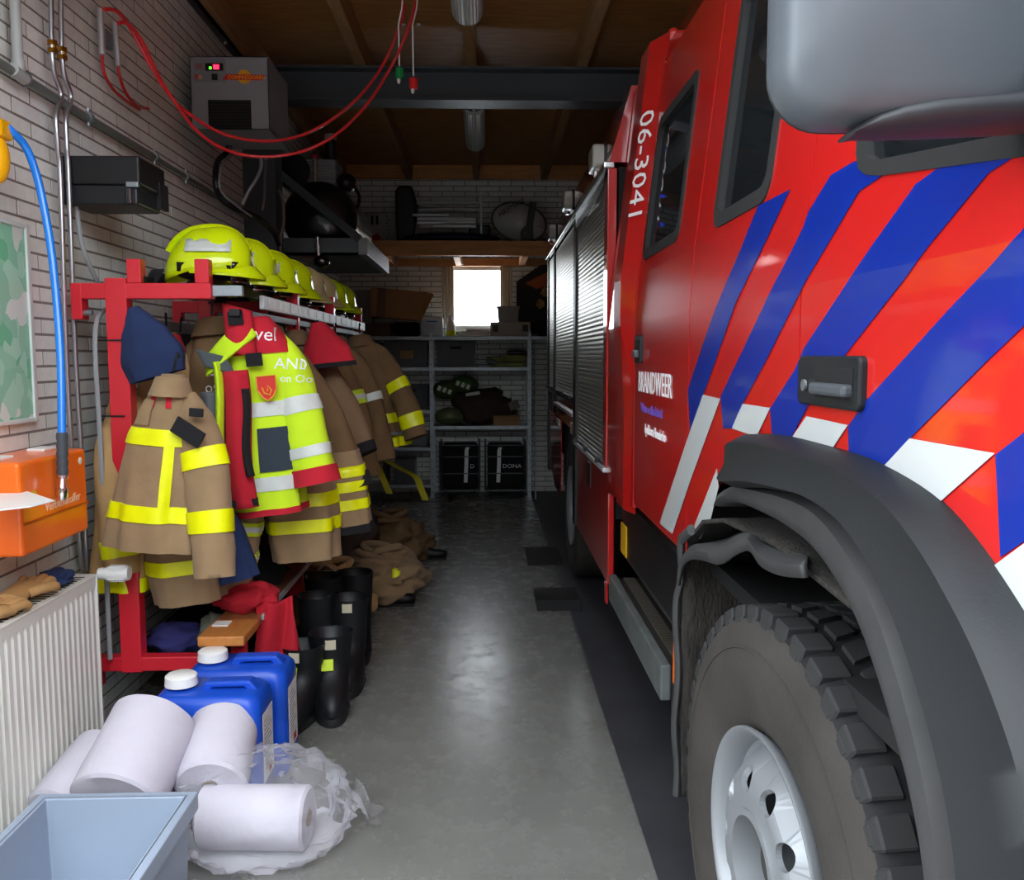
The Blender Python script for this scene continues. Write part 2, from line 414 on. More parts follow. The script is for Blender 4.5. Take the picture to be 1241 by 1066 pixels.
# seats and things seen through the glass
def seat(y, x0, x1, z0=1.0, zt=2.2):
    return MB().box(x0,x1,y-.25,y+.22,z0,z0+.35).box(x0,x1,y+.1,y+.24,z0+.35,zt).build('cab_seat', mat('seat_cloth','#2a2d30',rough=.9,var=.1), truck, bevel=.04, seg=3)
seat(1.55, .85, 1.35); seat(3.55, .9, 1.4, 1.0, 2.1); seat(3.55, 1.6, 2.1, 1.0, 2.1)
MB().box(.75,.80,3.25,3.33,1.0,2.5).build('grab_pole', mat('yellow_green_pole','#b6c318',rough=.5), truck, bevel=.012)
MB().box(.71,.75,3.62,3.72,1.3,2.4).build('inner_door_frame', m_red, truck, bevel=.01)
for z in (2.02,2.13,2.31):
    MB().cyl((.715,3.58,z),(.700,3.58,z),.007,n=8).build('blue_glint', mat('blue_glint_glow','#3b4cff',emit=6), truck)  # glowing discs stand in for blue reflections in the crew window
# stripes (flat film on the cab side)
def stripe(nm, pts, m, off):
    loop = []
    for p in pts:
        loop.append(cabpt(*p))
    return skin(nm, [loop], m, truck, off=off, solid=0)
BLUE = [
 [(920,249),(959,229),(925,300),(893,365),(872,425),(853,478),(837,521),(834,472),(860,395),(884,335),(899,300)],
 [(874,480),(917,390),(962,300),(974,276),(980,258),(1008,212),(1037,195),(1079,207),(1042,232),(980,336),(930,435),(902,487),(888,519),(877,519)],
 [(934,495),(964,448),(975,422),(1026,345),(1056,300),(1111,223),(1158,189),(1241,174),(1245,181),(1199,210),(1125,300),(1099,336),(1026,429),(981,491),(954,540),(937,534)],
 [(1029,516),(1050,486),(1151,375),(1202,322),(1241,278),(1310,205),(1310,330),(1241,396),(1196,439),(1103,532),(1052,585),(1030,570)],
 [(1208,551),(1241,525),(1320,462),(1320,610),(1241,657),(1214,675)]]
WHITE = [
 [(853,478),(874,483),(838,581),(815.6,647),(800,634),(834,531)],
 [(870,567),(872,590),(862,630),(850,652),(833,663),(845,630)],
 [(901,489),(934.5,494),(918,529),(888,519)],
 [(979,504),(1029,515),(1001,557),(954,540)],
 [(1104,531),(1208,549),(1099,645),(1052,587)],
 [(1144,721),(1200,690),(1241,660),(1320,595),(1320,735),(1241,787),(1189,817)],
 [(1233,932),(1310,880),(1310,1000),(1262,1020)]]
for p in BLUE: stripe('blue_stripe', p, m_blue, .0016)
for p in WHITE: stripe('white_stripe', p, m_wfilm, .0022)
# door seams shown as dark gaps between the panels
for y in (1.566, 2.4235, 3.3035):
    MB().prism([(XT+.012,y-.004,.95 if y>1.6 else 1.31),(XT+.012,y+.004,.95 if y>1.6 else 1.31),(XT+.012,y+.004,1.7),(side_x(2.54)+.012,y+.004,2.54),(side_x(2.54)+.012,y-.004,2.54),(XT+.012,y-.004,1.7)],(.01,0,0)).build('door_seam', m_dark, truck)
# handles
def recess_handle(par, y0, y1, z0, z1, deep):
    h = MB().prism([(XT-.012,)+p for p in rrect(y0,y1,z0,z1,.014)], (.03,0,0)).build('handle_plate', m_flare, par, bevel=.004)
    w = y1-y0
    MB().box(XT-.0135,XT-.0118,y0+.02,y1-w*.34,z0+.015,z1-.018).build('recess', m_dark, par)
    MB().box(XT-.028,XT-.008,y0+.022,y1-w*.36,z0+.02,z0+(z1-z0)*.48).build('door_handle', mat('handle_grey','#43474b',rough=.45), par, bevel=.006)
    MB().cyl((XT-.0135,y1-w*.17,z0+(z1-z0)*.4),(XT-.018,y1-w*.17,z0+(z1-z0)*.4),.010,n=12).build('key_lock', m_galv, par)
a, b = cabpt(975,434), cabpt(1050,494)
recess_handle(fd, b[0], a[0], 1.418, 1.5, .02)
recess_handle(cd, 3.13, 3.25, 1.475, 1.575, .02)
# lettering
RT = (0,-1,0)
p = cabpt(774,478); text('BRANDWEER', .105, (XT-.002, p[0], 1.375), RT, (0,0,1), m_text_w, 'lettering', cd, sx=.92)
p = cabpt(777,496); text('Veluwe en IJsselstreek', .045, (XT-.002, p[0], 1.305), RT, (0,0,1), mat('blue_print','#5a4aa8'), 'lettering', cd, sx=.95)
p = cabpt(782,510); text('Apeldoorn Hoenderloo', .048, (XT-.002, p[0], 1.235), RT, (0,0,1), m_text_w, 'lettering', cd, sx=.78)
zt_ = 2.50
sl = Vector((-.115,0,-1)).normalized()
text('06-3041', .135, Vector((side_x(2.41)-.0455,3.43,2.41))+Vector((-.0015,-.0006,0)), (-.115,0,-1), (.055,-.128,0), m_text_w, 'fleet_number', cs, sx=.92, depth=.0006)
# stickers and small fittings on the rear pillar
# black storage box and step below the crew door
blk = MB().prism([(.96,3.98,.50),(.96,3.98,.90),(.96,3.25,.97),(.96,2.45,.95),(.96,2.45,.50)],(.3,0,0)).build('step_recess', m_dark, truck)
MB().box(.60,.95,2.50,3.90,.60,.90).build('battery_box', mat('satin_black_box','#111215',rough=.35), truck, bevel=.05, seg=3)
MB().box(.594,.599,3.72,3.86,.645,.775).build('yellow_label', mat('yellow_sticker','#d9a514',rough=.5), truck)
st = MB().box(.565,.60,2.80,4.02,.38,.50).build('step_rail', mat('grey_step_beam','#5b5f5d',rough=.6,var=.15,vs=15), truck, bevel=.006)
mb = MB().box(.60,.90,2.80,3.98,.485,.492)
mb.build('step_plate', mat('dark_step_metal','#4d4b47',rough=.45,metal=.7), truck)
mb = MB()
for i in range(58):
    for j in range(3):
        y = 2.84+i*.0195; x = .625+j*.075
        mb.box(x, x+.05, y, y+.009, .492, .499)
mb.build('step_grip', mat('bare_step_metal','#a59c90',rough=.35,metal=.9), truck, kind='stuff')
MB().box(.60,.98,2.48,2.80,.35,.50).build('step_bracket', m_dark, truck)

# ---- front arch: two moulded lips following the wheel opening
def lip(path_o, path_i, x_out_o, x_out_i, x_in, name, m, Xp):
    O = catmull([Vector((0,)+tuple(at(px,py,X=Xp)[1:])) for px,py in path_o], 5)
    I = catmull([Vector((0,)+tuple(at(px,py,X=Xp)[1:])) for px,py in path_i], 5)
    n = min(len(O), len(I)); rings = []
    for k in range(n):
        o, i = O[k], I[k]; d = i-o
        prof = [(x_in, 0.0),(x_out_o+.03, .02),(x_out_o, .16),(x_out_o-.002, .5),(x_out_i, .86),(x_out_i+.03, .98),(x_in, 1.0)]
        rings.append([Vector((px_, o.y+d.y*t, o.z+d.z*t)) for px_,t in prof])
    return MB().loft(rings).build(name, m, truck, smooth=True, ang=50)
lip([(871,540),(874,526),(905,527),(955,541),(1000,558),(1060,598),(1105,652),(1152,730),(1190,806),(1226,900),(1250,990),(1262,1075)],
    [(871,585),(876,592),(905,592),(940,598),(972,607),(1010,632),(1045,680),(1075,745),(1100,820),(1126,915),(1143,1000),(1153,1085)],
    .492, .475, .60, 'wheel_arch_flare', m_flare, .48)
lip([(863,610),(868,597),(885,585),(905,588),(945,596),(985,614),(1025,662),(1055,720),(1083,800),(1110,900),(1130,1000),(1140,1085)],
    [(863,614),(868,610),(885,612),(908,622),(938,640),(970,668),(1000,712),(1025,765),(1050,840),(1075,930),(1092,1010),(1102,1085)],
    .515, .525, .64, 'arch_rubber_lip', mat('weathered_rubber','#343434',rough=.65,var=.2,vs=12), .51)
# mudguard behind the front wheel: hanging sheet, spray bristles, curled lip
def mg(u, v):
    path = [(2.33,.30),(2.34,.55),(2.34,.85),(2.30,1.02),(2.15,1.10),(1.95,1.14),(1.6,1.16),(1.2,1.14)]
    t = u*(len(path)-1); i = min(int(t), len(path)-2); f = t-i
    y = path[i][0]*(1-f)+path[i+1][0]*f; z = path[i][1]*(1-f)+path[i+1][1]*f
    return Vector((.53+.45*v, y+.006*math.sin(v*40+u*9), z))
MB().grid(mg, 56, 16).build('mudguard', mat('spray_bristle','#26221e',rough=.95,var=.5,vs=40,bump=1.0,bs=130,stretch=(1,1,.3)), truck, smooth=True, solid=.01)
wav = []
for k in range(60):
    u = k/59; p = mg(u*.50, 0); wav.append(p+Vector((-.012+.004*math.sin(k*.35),.004*math.sin(k*.25),0)))
MB().tube(wav, .011, 8, flat=1.4).build('mudguard_edge', MATS['weathered_rubber'], truck, smooth=True)
# crumpled rubber apron on top of the mudguard edge
AO = catmull([at(x,y,X=.505) for x,y in ((822,700),(826,678),(836,668),(852,668),(872,672),(890,660),(908,654),(922,672),(945,682),(975,684))], 5)
AI = catmull([at(x,y,X=.60) for x,y in ((838,690),(842,668),(850,660),(862,656),(880,652),(900,644),(920,646),(940,656),(960,664),(985,676))], 5)
n_ = len(AO)
MB().loft([[AO[k]+Vector((0,0,-.022)), AO[k]+Vector((-.004,0,0)), AO[k]*.7+AI[k]*.3+Vector((0,0,.012)), AI[k], AI[k]+Vector((.08,0,-.005))] for k in range(n_)], closed=False).build('mudguard_apron', MATS['weathered_rubber'], truck, smooth=True, solid=.008, ang=70)
MB().box(.515,.527,2.37,2.385,.60,.76).build('side_marker', mat('orange_marker','#d8641a',rough=.3), truck)
# ---- wheels
def wheel(par, X, yc, R0, r0, steer, name, full=True):
    ax = Vector((-math.cos(steer), math.sin(steer)*-1, 0)).normalized()    # points out of the truck, towards the aisle
    C0 = Vector((X, yc, R0)); W = .27
    prof = [(r0*.985,-W+.03),(r0+.02,-W+.005),(R0*.78,-W-.012),(R0*.93,-W+.0),(R0*.975,-W+.02),(R0*.978,-.05),(R0*.965,-.018),(R0*.93,-.002),(R0*.87,.008),(R0*.76,.014),(R0*.70,.012),(R0*.64,.004),(r0+.018,-.006),(r0*.99,-.02)]
    ty = MB().lathe(prof, C0, ax, 72).build(name, m_tyre, par, smooth=True, ang=50)
    if full:
        u = Vector((0,0,1)); w = ax.cross(u)
        def P(rad, ang, h): return C0+ax*h+(u*math.cos(ang)+w*math.sin(ang))*rad
        NB = 44; rr0, rr1 = R0*.93, R0
        def block(mb, a0, a1, h0, h1, in0=rr0, out=rr1, sk=0.0):
            pts = [P(in0,a0,h0),P(in0,a1,h0),P(in0,a1+sk,h1),P(in0,a0+sk,h1),P(out,a0,h0-.004),P(out,a1,h0-.004),P(out,a1+sk,h1),P(out,a0+sk,h1)]
            mb.add(pts, [(0,3,2,1),(4,5,6,7),(0,1,5,4),(1,2,6,5),(2,3,7,6),(3,0,4,7)])
        for k in range(NB):
            a0 = 2*math.pi*k/NB; da = 2*math.pi/NB
            if math.cos(a0+da/2) < -.35: continue
            mb = MB(); block(mb, a0, a0+da*.72, -.004, -.066)
            block(mb, a0+da*.1, a0+da*.62, -.001, -.016, rr0*.985, R0*.962)
            mb.build('tread_block', m_tread, ty, bevel=.004, seg=1)
            mb = MB(); block(mb, a0+da*.45, a0+da*1.12, -.080, -.128, sk=da*.25)
            mb.build('tread_block', m_tread, ty)
            mb = MB(); block(mb, a0+da*.1, a0+da*.8, -.140, -.19, sk=-da*.25); block(mb, a0+da*.4, a0+da*1.1, -.204, -.262)
            mb.build('tread_block', m_tread, ty)
        MB().lathe([(R0*.955,-W+.012),(R0*.982,-W+.03),(R0*.982,-.045),(R0*.968,-.016),(R0*.948,-.006)], C0, ax, 72).build('tread_base', m_dark, ty, smooth=True)
        # raised rings on the side wall
        MB().lathe([(R0*.845,.004),(R0*.84,.0125),(R0*.83,.0125),(R0*.825,.006)], C0, ax, 72).build('sidewall_ring', m_tyre, ty, smooth=True)
    rim = MB().lathe([(r0*.97,-.20),(r0*.955,-.03),(r0*1.0,-.012),(r0*1.035,.004),(r0*1.03,.010),(r0*1.0,.008),(r0*.965,-.008),(r0*.94,-.022),(r0*.92,-.040),(r0*.88,-.042),(r0*.85,-.036)], C0, ax, 64).build(name.replace('tyre','rim'), m_rim, par, smooth=True, ang=50)
    if full:
        bm = bmesh.new()
        def loop(rad, n, cu=0, cw=0, rv=0):
            vs = [bm.verts.new((cu+rad*math.cos(2*math.pi*k/n), cw+rad*math.sin(2*math.pi*k/n), rv)) for k in range(n)]
            for i in range(n): bm.edges.new((vs[i], vs[(i+1)%n]))
        loop(r0*.86, 64); loop(r0*.40, 40)
        for k in range(10):
            t = 2*math.pi*(k+.5)/10; loop(r0*.098, 20, r0*.635*math.cos(t), r0*.635*math.sin(t))
        bmesh.ops.triangle_fill(bm, use_beauty=True, edges=bm.edges[:])
        idx = {v:i for i,v in enumerate(bm.verts)}
        vs = []
        for v in bm.verts:
            rad = math.hypot(v.co.x, v.co.y); q_ = max(0,min(1,(r0*.86-rad)/(r0*.30))); h = -.034+.052*q_*(2-q_)
            vs.append(C0+ax*h+u*v.co.x+w*v.co.y)
        mb = MB(); mb.v = vs; mb.f = [tuple(idx[v] for v in f.verts) for f in bm.faces]; bm.free()
        MBD = mb.build('wheel_disc', m_rim, rim, solid=.012)
        MB().lathe([(r0*.42,.0),(r0*.425,.024),(r0*.37,.024),(r0*.345,-.07)], C0, ax, 40).build('hub', m_rim, rim, smooth=True, ang=40)
        MB().lathe([(r0*.35,-.055),(r0*.25,-.05),(r0*.2,-.02),(.01,-.015)], C0, ax, 32).build('hub_cap', mat('dark_hub','#2e2c2a',rough=.7), rim, smooth=True)  # cap coloured dark for the dark inside of the centre hole
        for k in range(10):
            t = 2*math.pi*k/10; q = C0+(u*math.cos(t)+w*math.sin(t))*r0*.29
            MB().cyl(q+ax*-.1, q+ax*-.04, .014, n=6).build('wheel_nut', mat('nut_steel','#3c3b39',rough=.5,metal=.6), rim)
        MB().lathe([(r0*.82,-.16),(.03,-.17)], C0, ax, 32).build('brake_drum', m_dark, rim)
    else:
        MB().lathe([(r0*.82,-.14),(r0*.6,-.15),(r0*.3,-.05),(.02,-.04)], C0, ax, 32).build('wheel_disc', mat('dull_rim','#6f7274',rough=.5,metal=.3), rim, smooth=True)
    return ty
wheel(truck, .535, 1.645, .505, .256, .084, 'front_tyre')
wheel(truck, .585, 6.0, .488, .262, 0, 'rear_tyre', full=False)

# ---- rear body
XB = .562
m_shut = mat('aluminium_slats', '#b5b4a6', rough=.30, metal=.9)
body = MB().box(.60,2.92,4.05,7.88,.75,2.34).build('body_core', m_dark, truck)
MB().box(.66,2.9,4.05,7.88,2.30,2.67).build('body_roof', m_red, truck)
tp = MB().prism([(XB-.006,4.045,2.36),(.652,4.045,2.69),(.70,4.045,2.69),(.70,4.045,2.36)],(0,3.85,0)).build('upper_panel', m_red, truck)
MB().box(XB-.03,XB+.02,4.045,7.9,2.335,2.365).build('shutter_head_rail', mat('polished_rail','#c9cac8',rough=.2,metal=1), truck, bevel=.006)
MB().prism([(XB-.012,4.05,2.30),(XB-.012,4.05,2.335),(XB-.012,5.55,2.335),(XB-.012,5.55,2.29),(XB-.012,5.3,2.25),(XB-.012,5.0,2.27),(XB-.012,4.5,2.255)],(.006,0,0)).build('drip_strip', MATS['polished_rail'], truck)
def shutter(y0, y1, z0, z1):
    o = MB(); pitch = .024; n = int((z1-z0)/pitch); rings = []
    for k in range(n):
        z = z0+k*pitch
        for dz,dx in ((0,.003),(.002,0),(.012,-.001),(.022,0),(.0238,.003)):
            rings.append([Vector((XB+dx, y0, z+dz)), Vector((XB+dx, y1, z+dz))])
    s = o.loft(rings, closed=False).build('roller_shutter', m_shut, truck)
    MB().box(XB-.014,XB+.01,y0,y1,z0-.035,z0+.005).build('shutter_foot_bar', m_black, s, bevel=.004)
    for q in (.1,.5,.9): MB().box(XB-.03,XB-.008,y0+(y1-y0)*q-.03,y0+(y1-y0)*q+.03,z0-.012,z0+.012).build('shutter_latch', m_black, s, bevel=.004)
    return s
shutter(4.16, 5.46, 1.0, 2.335); shutter(5.60, 7.12, 1.24, 2.335); shutter(7.24, 7.82, 1.24, 2.335)
for y0,y1,z0 in ((4.045,4.16,.99),(5.46,5.60,.45),(7.12,7.24,1.1),(7.82,7.9,.5)):
    MB().box(XB-.012,XB+.03,y0,y1,z0,2.335).build('shutter_post', m_black if y0 > 4.1 else m_red, truck, bevel=.004)
lp = MB().box(XB,XB+.03,4.045,5.47,.445,.985).build('lower_panel', m_red, truck, bevel=.006)
MB().box(XB-.025,XB+.01,4.05,5.47,.968,.99).build('panel_rail', m_alu, lp, bevel=.004)
MB().box(XB-.006,XB+.004,4.72,4.86,.80,.93).build('panel_lock', m_black, lp, bevel=.004)
MB().box(XB-.004,XB+.004,4.06,4.12,.35,.445).build('panel_foot', m_red, lp)
ap = MB().box(XB,XB+.03,5.60,7.12,1.03,1.215).build('arch_panel', m_red, truck)
MB().box(XB-.02,XB+.01,5.60,7.12,1.12,1.14).build('panel_rail', m_alu, ap)
MB().box(XB-.006,XB,5.66,5.82,1.0,1.07).build('side_marker', mat('pale_orange_marker','#c59b6a',rough=.3), ap)
rl = MB().prism([(XB,6.60,.62),(XB,6.60,1.04),(XB,7.85,1.04),(XB,7.85,.62),(XB,7.2,.45),(XB,6.7,.45)],(.006,0,0)).build('rear_lower_panel', m_red, truck)
MB().box(XB-.004,XB,6.72,7.0,.98,1.02).build('panel_rail', m_alu, rl)
MB().lathe([(.60,-.0),(.62,-.02),(.62,-.4)], (XB+.02,6.0,.56), (-1,0,0), 32, a0=-1.6, a1=1.6).build('rear_mudguard', m_black, truck, smooth=True, solid=.01)
# three side lamps on the sloping upper panel
for px,py in ((733,194),(695,245),(675,283)):
    c = at(px, py, X=.585)
    l = MB().prism([(.515,)+q for q in rrect(c.y-.10,c.y+.10,c.z-.055,c.z+.06,.03)], (.115,0,0)).build('side_lamp', mat('lamp_glass','#cfd0c8',rough=.12,trans=.3,bump=.4,bs=40), truck, bevel=.014, seg=3)
    MB().prism([(.568,)+q for q in rrect(c.y-.108,c.y+.108,c.z-.064,c.z+.069,.03)], (.016,0,0)).build('lamp_strap', m_black, l)
    MB().cyl((.54,c.y-.03,c.z-.06),(.54,c.y-.03,c.z-.085),.014,n=8).build('lamp_bolt', m_chrome, l)
# underbody so that nothing shows through
MB().box(.85,2.7,.5,7.8,.42,.95).build('chassis', m_dark, truck)

# ---- door mirror
COLM = mat('mirror_shell_grey', '#474c51', rough=.42, var=.10, vs=5, bump=.02, bs=60)
def mirror_ring(y, sx, sz):
    x0, x1 = at(930,110,Y=.93).x, at(1236,110,Y=.93).x; zb = at(1000,161,Y=.93).z
    cx, hw = (x0+x1)/2, (x1-x0)/2
    return [Vector((cx+p[0]*sx, y, zb+.25+p[1]*sz)) for p in rrect(-hw,hw,-.25,.25,.055,8)]
mr = MB().loft([mirror_ring(.940,.96,.98), mirror_ring(.930,1,1), mirror_ring(.905,1,1), mirror_ring(.888,.99,.994), mirror_ring(.876,.965,.98), mirror_ring(.868,.92,.955), mirror_ring(.862,.80,.88), mirror_ring(.859,.4,.5)]).build('mirror_housing', COLM, truck, smooth=True, ang=70, label='large grey plastic mirror housing seen from the front')
MB().loft([mirror_ring(.945,.96,.98), mirror_ring(.935,1.0,1.0), mirror_ring(.93,.97,.98)]).build('mirror_rim', m_flare, mr, smooth=True)
c_ = mirror_ring(.946,.85,.92); MB().loft([c_, [p+Vector((0,.003,0)) for p in c_]]).build('mirror_glass', mat('mirror_silver','#dfe3e6',rough=.02,metal=1), mr)
rings = []
for px_,top,bot in ((1036,158,161),(1048,146,162),(1064,133,162),(1090,121,162),(1130,112,161),(1180,107,159),(1241,103,156),(1300,97,152)):
    T, B = at(px_,top,Y=.88), at(px_,bot,Y=.88); cz, hz = (T.z+B.z)/2, max((T.z-B.z)/2,.003); hd = min(.055,.02+hz)
    rings.append([Vector((T.x, .90+hd*math.cos(t), cz+hz*math.sin(t))) for t in [2*math.pi*k/20 for k in range(20)]])
MB().loft(rings).build('mirror_lower_arm', mat('dark_arm_plastic','#242528',rough=.5), mr, smooth=True)

# ================================================================== CLOTHES RACK
m_rack = mat('rack_red_paint', '#cc2230', rough=.4, coat=.3)
RY = 3.38
rack = thing('clothes_rack', 'red steel clothes rack with bench and helmet shelf along the brick wall', 'rack', (-1.2, 5.0, 0))
class RB(MB):
    """rack coordinates, moved out from the wall"""
    def build(s, *k, **kw):
        s.v = [v+Vector((.03,0,0)) for v in s.v]; return MB.build(s, *k, **kw)
def frame(y, first=False):
    RB().box(-1.425,-1.347,y-.03,y+.03,.30,1.79).build('post', m_rack, rack, bevel=.004)
    RB().box(-1.52,-1.04,y-.028,y+.028,1.715,1.772).build('top_arm', m_rack, rack, bevel=.004)
    RB().box(-1.345,-1.293,y-.026,y+.026,1.772,1.86).build('stub_post', m_rack, rack, bevel=.004)
    RB().box(-1.098,-1.046,y-.026,y+.026,1.772,1.86).build('stub_post', m_rack, rack, bevel=.004)
    RB().box(-1.53,-.955,y-.028,y+.028,.305,.36).build('foot_arm', m_rack, rack, bevel=.004)
    RB().box(-1.01,-.957,y-.024,y+.024,.36,.435).build('bench_stub', m_rack, rack, bevel=.004)
    [RB().box(-1.55,-1.51,y-.03,y+.03,*q).build('wall_bracket', m_rack, rack, bevel=.003) for q in ((1.64,1.772),(.24,.36))]
    RB().cyl((-1.53,y-.01,1.665),(-1.48,y-.01,1.665),.011,n=10).build('wall_bolt', m_galv, rack)
    RB().box(-1.0,-.945,y-.02,y+.02,1.60,1.86).build('rail_bracket', m_rack, rack) if not first else None
for i,y in enumerate((RY, 4.45, 5.5, 6.7)): frame(y, i == 0)
RB().box(-1.32,-1.29,RY,6.72,1.76,1.80).box(-1.09,-1.06,RY,6.72,1.76,1.80).build('helmet_rail', m_black, rack)
RB().box(-1.04,-.93,RY-.012,RY+.012,1.725,1.765).build('arm_end', m_galv, rack, bevel=.003)
nr = RB().box(-.955,-.935,3.72,6.8,1.695,1.752).build('name_rail', mat('brushed_rail','#cfd2d4',rough=.4,metal=.4), rack, bevel=.003)
for k in range(14):
    y = 3.80+k*.21
    RB().box(-.936,-.932,y,y+.13,1.703,1.745).build('name_plate', m_white, nr)
RB().box(-1.40,-1.36,3.4,6.72,1.60,1.65).build('hook_rail', m_galv, rack)
RB().box(-.99,-.95,3.4,6.72,1.655,1.68).build('hook_rail', m_black, rack)
bench = RB().box(-1.095,-.93,3.24,6.75,.437,.472).build('bench_plank', mat('bench_wood','#8a5a34',rough=.28,var=.15,vs=4,stretch=(8,1,8)), rack, bevel=.006)
RB().box(-.93,-.922,3.52,6.75,.45,.474).build('bench_edge', m_alu, bench)
RB().box(-1.097,-.926,3.235,3.46,.436,.474).build('bench_end', mat('new_bench_wood','#b9773a',rough=.45,var=.12,vs=5,stretch=(8,1,8)), bench, bevel=.006)
RB().box(-1.5,-1.0,3.42,6.7,.285,.30).build('lower_shelf', m_dark, rack)

# ------------------------------------------------------------------ garments
m_tan = mat('tan_fire_cloth', '#8c7354', rough=.95, var=.12, vs=9, bump=.55, bs=14, sheen=.1)
m_tan2 = mat('pale_tan_cloth', '#b08d5f', rough=.95, var=.12, vs=9, bump=.55, bs=14)
m_brn = mat('brown_fire_cloth', '#6f563a', rough=.95, var=.14, vs=9, bump=.55, bs=14)
m_lime = mat('lime_hivis_cloth', '#c3e61e', rough=.85, var=.05, vs=8, bump=.45, bs=12)
m_yel = mat('yellow_reflective_tape', '#e6ea00', rough=.4, var=.05, vs=20)
m_slv = mat('silver_reflective_tape', '#c9cfc9', rough=.35, var=.06, vs=20)
m_redc = mat('red_cloth', '#b81a2c', rough=.9, var=.1, vs=9, bump=.1, bs=250)
m_navy = mat('navy_cloth', '#1f2f55', rough=.95, var=.12, vs=8, bump=.5, bs=14)
m_blkc = mat('black_cloth', '#17171a', rough=.95, var=.1, vs=8)
m_gryc = mat('grey_lining', '#55585c', rough=.9, var=.08, vs=8)
def lerp_sec(sec, z):
    if z >= sec[0][0]: return sec[0][1:]
    for a,b in zip(sec, sec[1:]):
        if a[0] >= z >= b[0]:
            t = (a[0]-z)/(a[0]-b[0]); t2 = t*t*(3-2*t)*.5+t*.5
            return tuple(p+(q-p)*t2 for p,q in zip(a[1:], b[1:]))
    return sec[-1][1:]
class Surf:
    """hanging cloth: stacked flattened rings with folds that grow towards the hem"""
    def __init__(s, sec, seed, fold=.05): s.sec = sec; s.seed = seed; s.fold = fold; s.z0 = sec[0][0]; s.z1 = sec[-1][0]
    def p(s, z, th, off=0.0):
        cx, cy, a, b = lerp_sec(s.sec, z); t = (s.z0-z)/(s.z0-s.z1); sd = s.seed
        f = 1+s.fold*min(1,.15+t)*(math.sin(5*th+sd+2.1*t)+.7*math.sin(9*th+sd*2.3-3*t)*t+.5*math.sin(3*th-sd+4*t))
        f += .20*s.fold*5*(noise.noise(Vector((math.cos(th)*1.6+sd, math.sin(th)*1.6, z*6.0))))
        c, sn = math.cos(th), math.sin(th); e = .82
        x = a*math.copysign(abs(c)**e, c); y = b*math.copysign(abs(sn)**e, sn)
        n = Vector((c/max(a,.01), sn/max(b,.01), 0)).normalized()
        return Vector((cx+x*f, cy+y*f, z))+n*off
    def body(s, M, nz=30, n=64):
        zs = [s.z0+(s.z1-s.z0)*k/nz for k in range(nz+1)]
        rings = [[s.p(z, 2*math.pi*k/n) for k in range(n)] for z in zs]
        low = rings[-1]; c = sum(low, Vector())/n
        rings.append([c+(p-c)*.95+Vector((0,0,.002)) for p in low]); rings.append([c+(p-c)*.8+Vector((0,0,.09)) for p in low])
        return MB().loft(rings).xf(M)
    def band(s, M, za, zb, t0=0, t1=2*math.pi, off=.005, n=56):
        full = t1-t0 > 6.2; rows = []
        m = max(2, int(abs(za-zb)/.02))
        for z,o in [(za,0)]+[(za+(zb-za)*q/m, off) for q in range(m+1)]+[(zb,0)]:
            rows.append([s.p(z, t0+(t1-t0)*k/(n if full else n-1), o) for k in range(n)])
        return MB().loft(rows, closed=full, cap=False).xf(M)
def sleeve_pts(pts, rad, k=6):
    P = catmull(pts, k); n = len(P)
    rr = catmull([Vector((r,0,0)) for r in rad], k)
    return P, [v.x for v in rr]
def sleeve(M, pts, rad, seed, flat=.75, n=28, t0=0.0, t1=1.0, off=0.0, cap=True):
    P, rr = sleeve_pts(pts, rad, 8); L = len(P); rings = []; up = Vector((0,1,0))
    i0, i1 = int(t0*(L-1)), max(int(t1*(L-1)), int(t0*(L-1))+1)
    for i in range(L):
        t = (P[min(i+1,L-1)]-P[max(i-1,0)]).normalized(); u = (up-t*up.dot(t)).normalized(); w = t.cross(u)
        if i < i0 or i > i1: continue
        ring = []
        for k in range(n):
            th = 2*math.pi*k/n
            f = 1+.05*math.sin(3*th+seed+i*.35)+.06*noise.noise(Vector((math.cos(th)*2, math.sin(th)*2, i*.4+seed)))
            r = rr[i]*f+off
            ring.append(P[i]+w*math.cos(th)*r+u*math.sin(th)*r*flat)
        rings.append(ring)
    return MB().loft(rings, cap=cap).xf(M)
def hang(loc, yaw=0, tilt=0, roll=0):
    return Matrix.Translation(loc) @ Matrix.Rotation(yaw,4,'Z') @ Matrix.Rotation(tilt,4,'Y') @ Matrix.Rotation(roll,4,'X')
JSEC = [(0,0,0,.05,.045),(-.05,0,0,.075,.065),(-.10,0,0,.105,.08),(-.17,0,0,.14,.095),(-.28,0,0,.172,.11),(-.5,0,0,.20,.125),(-.74,0,0,.228,.14)]
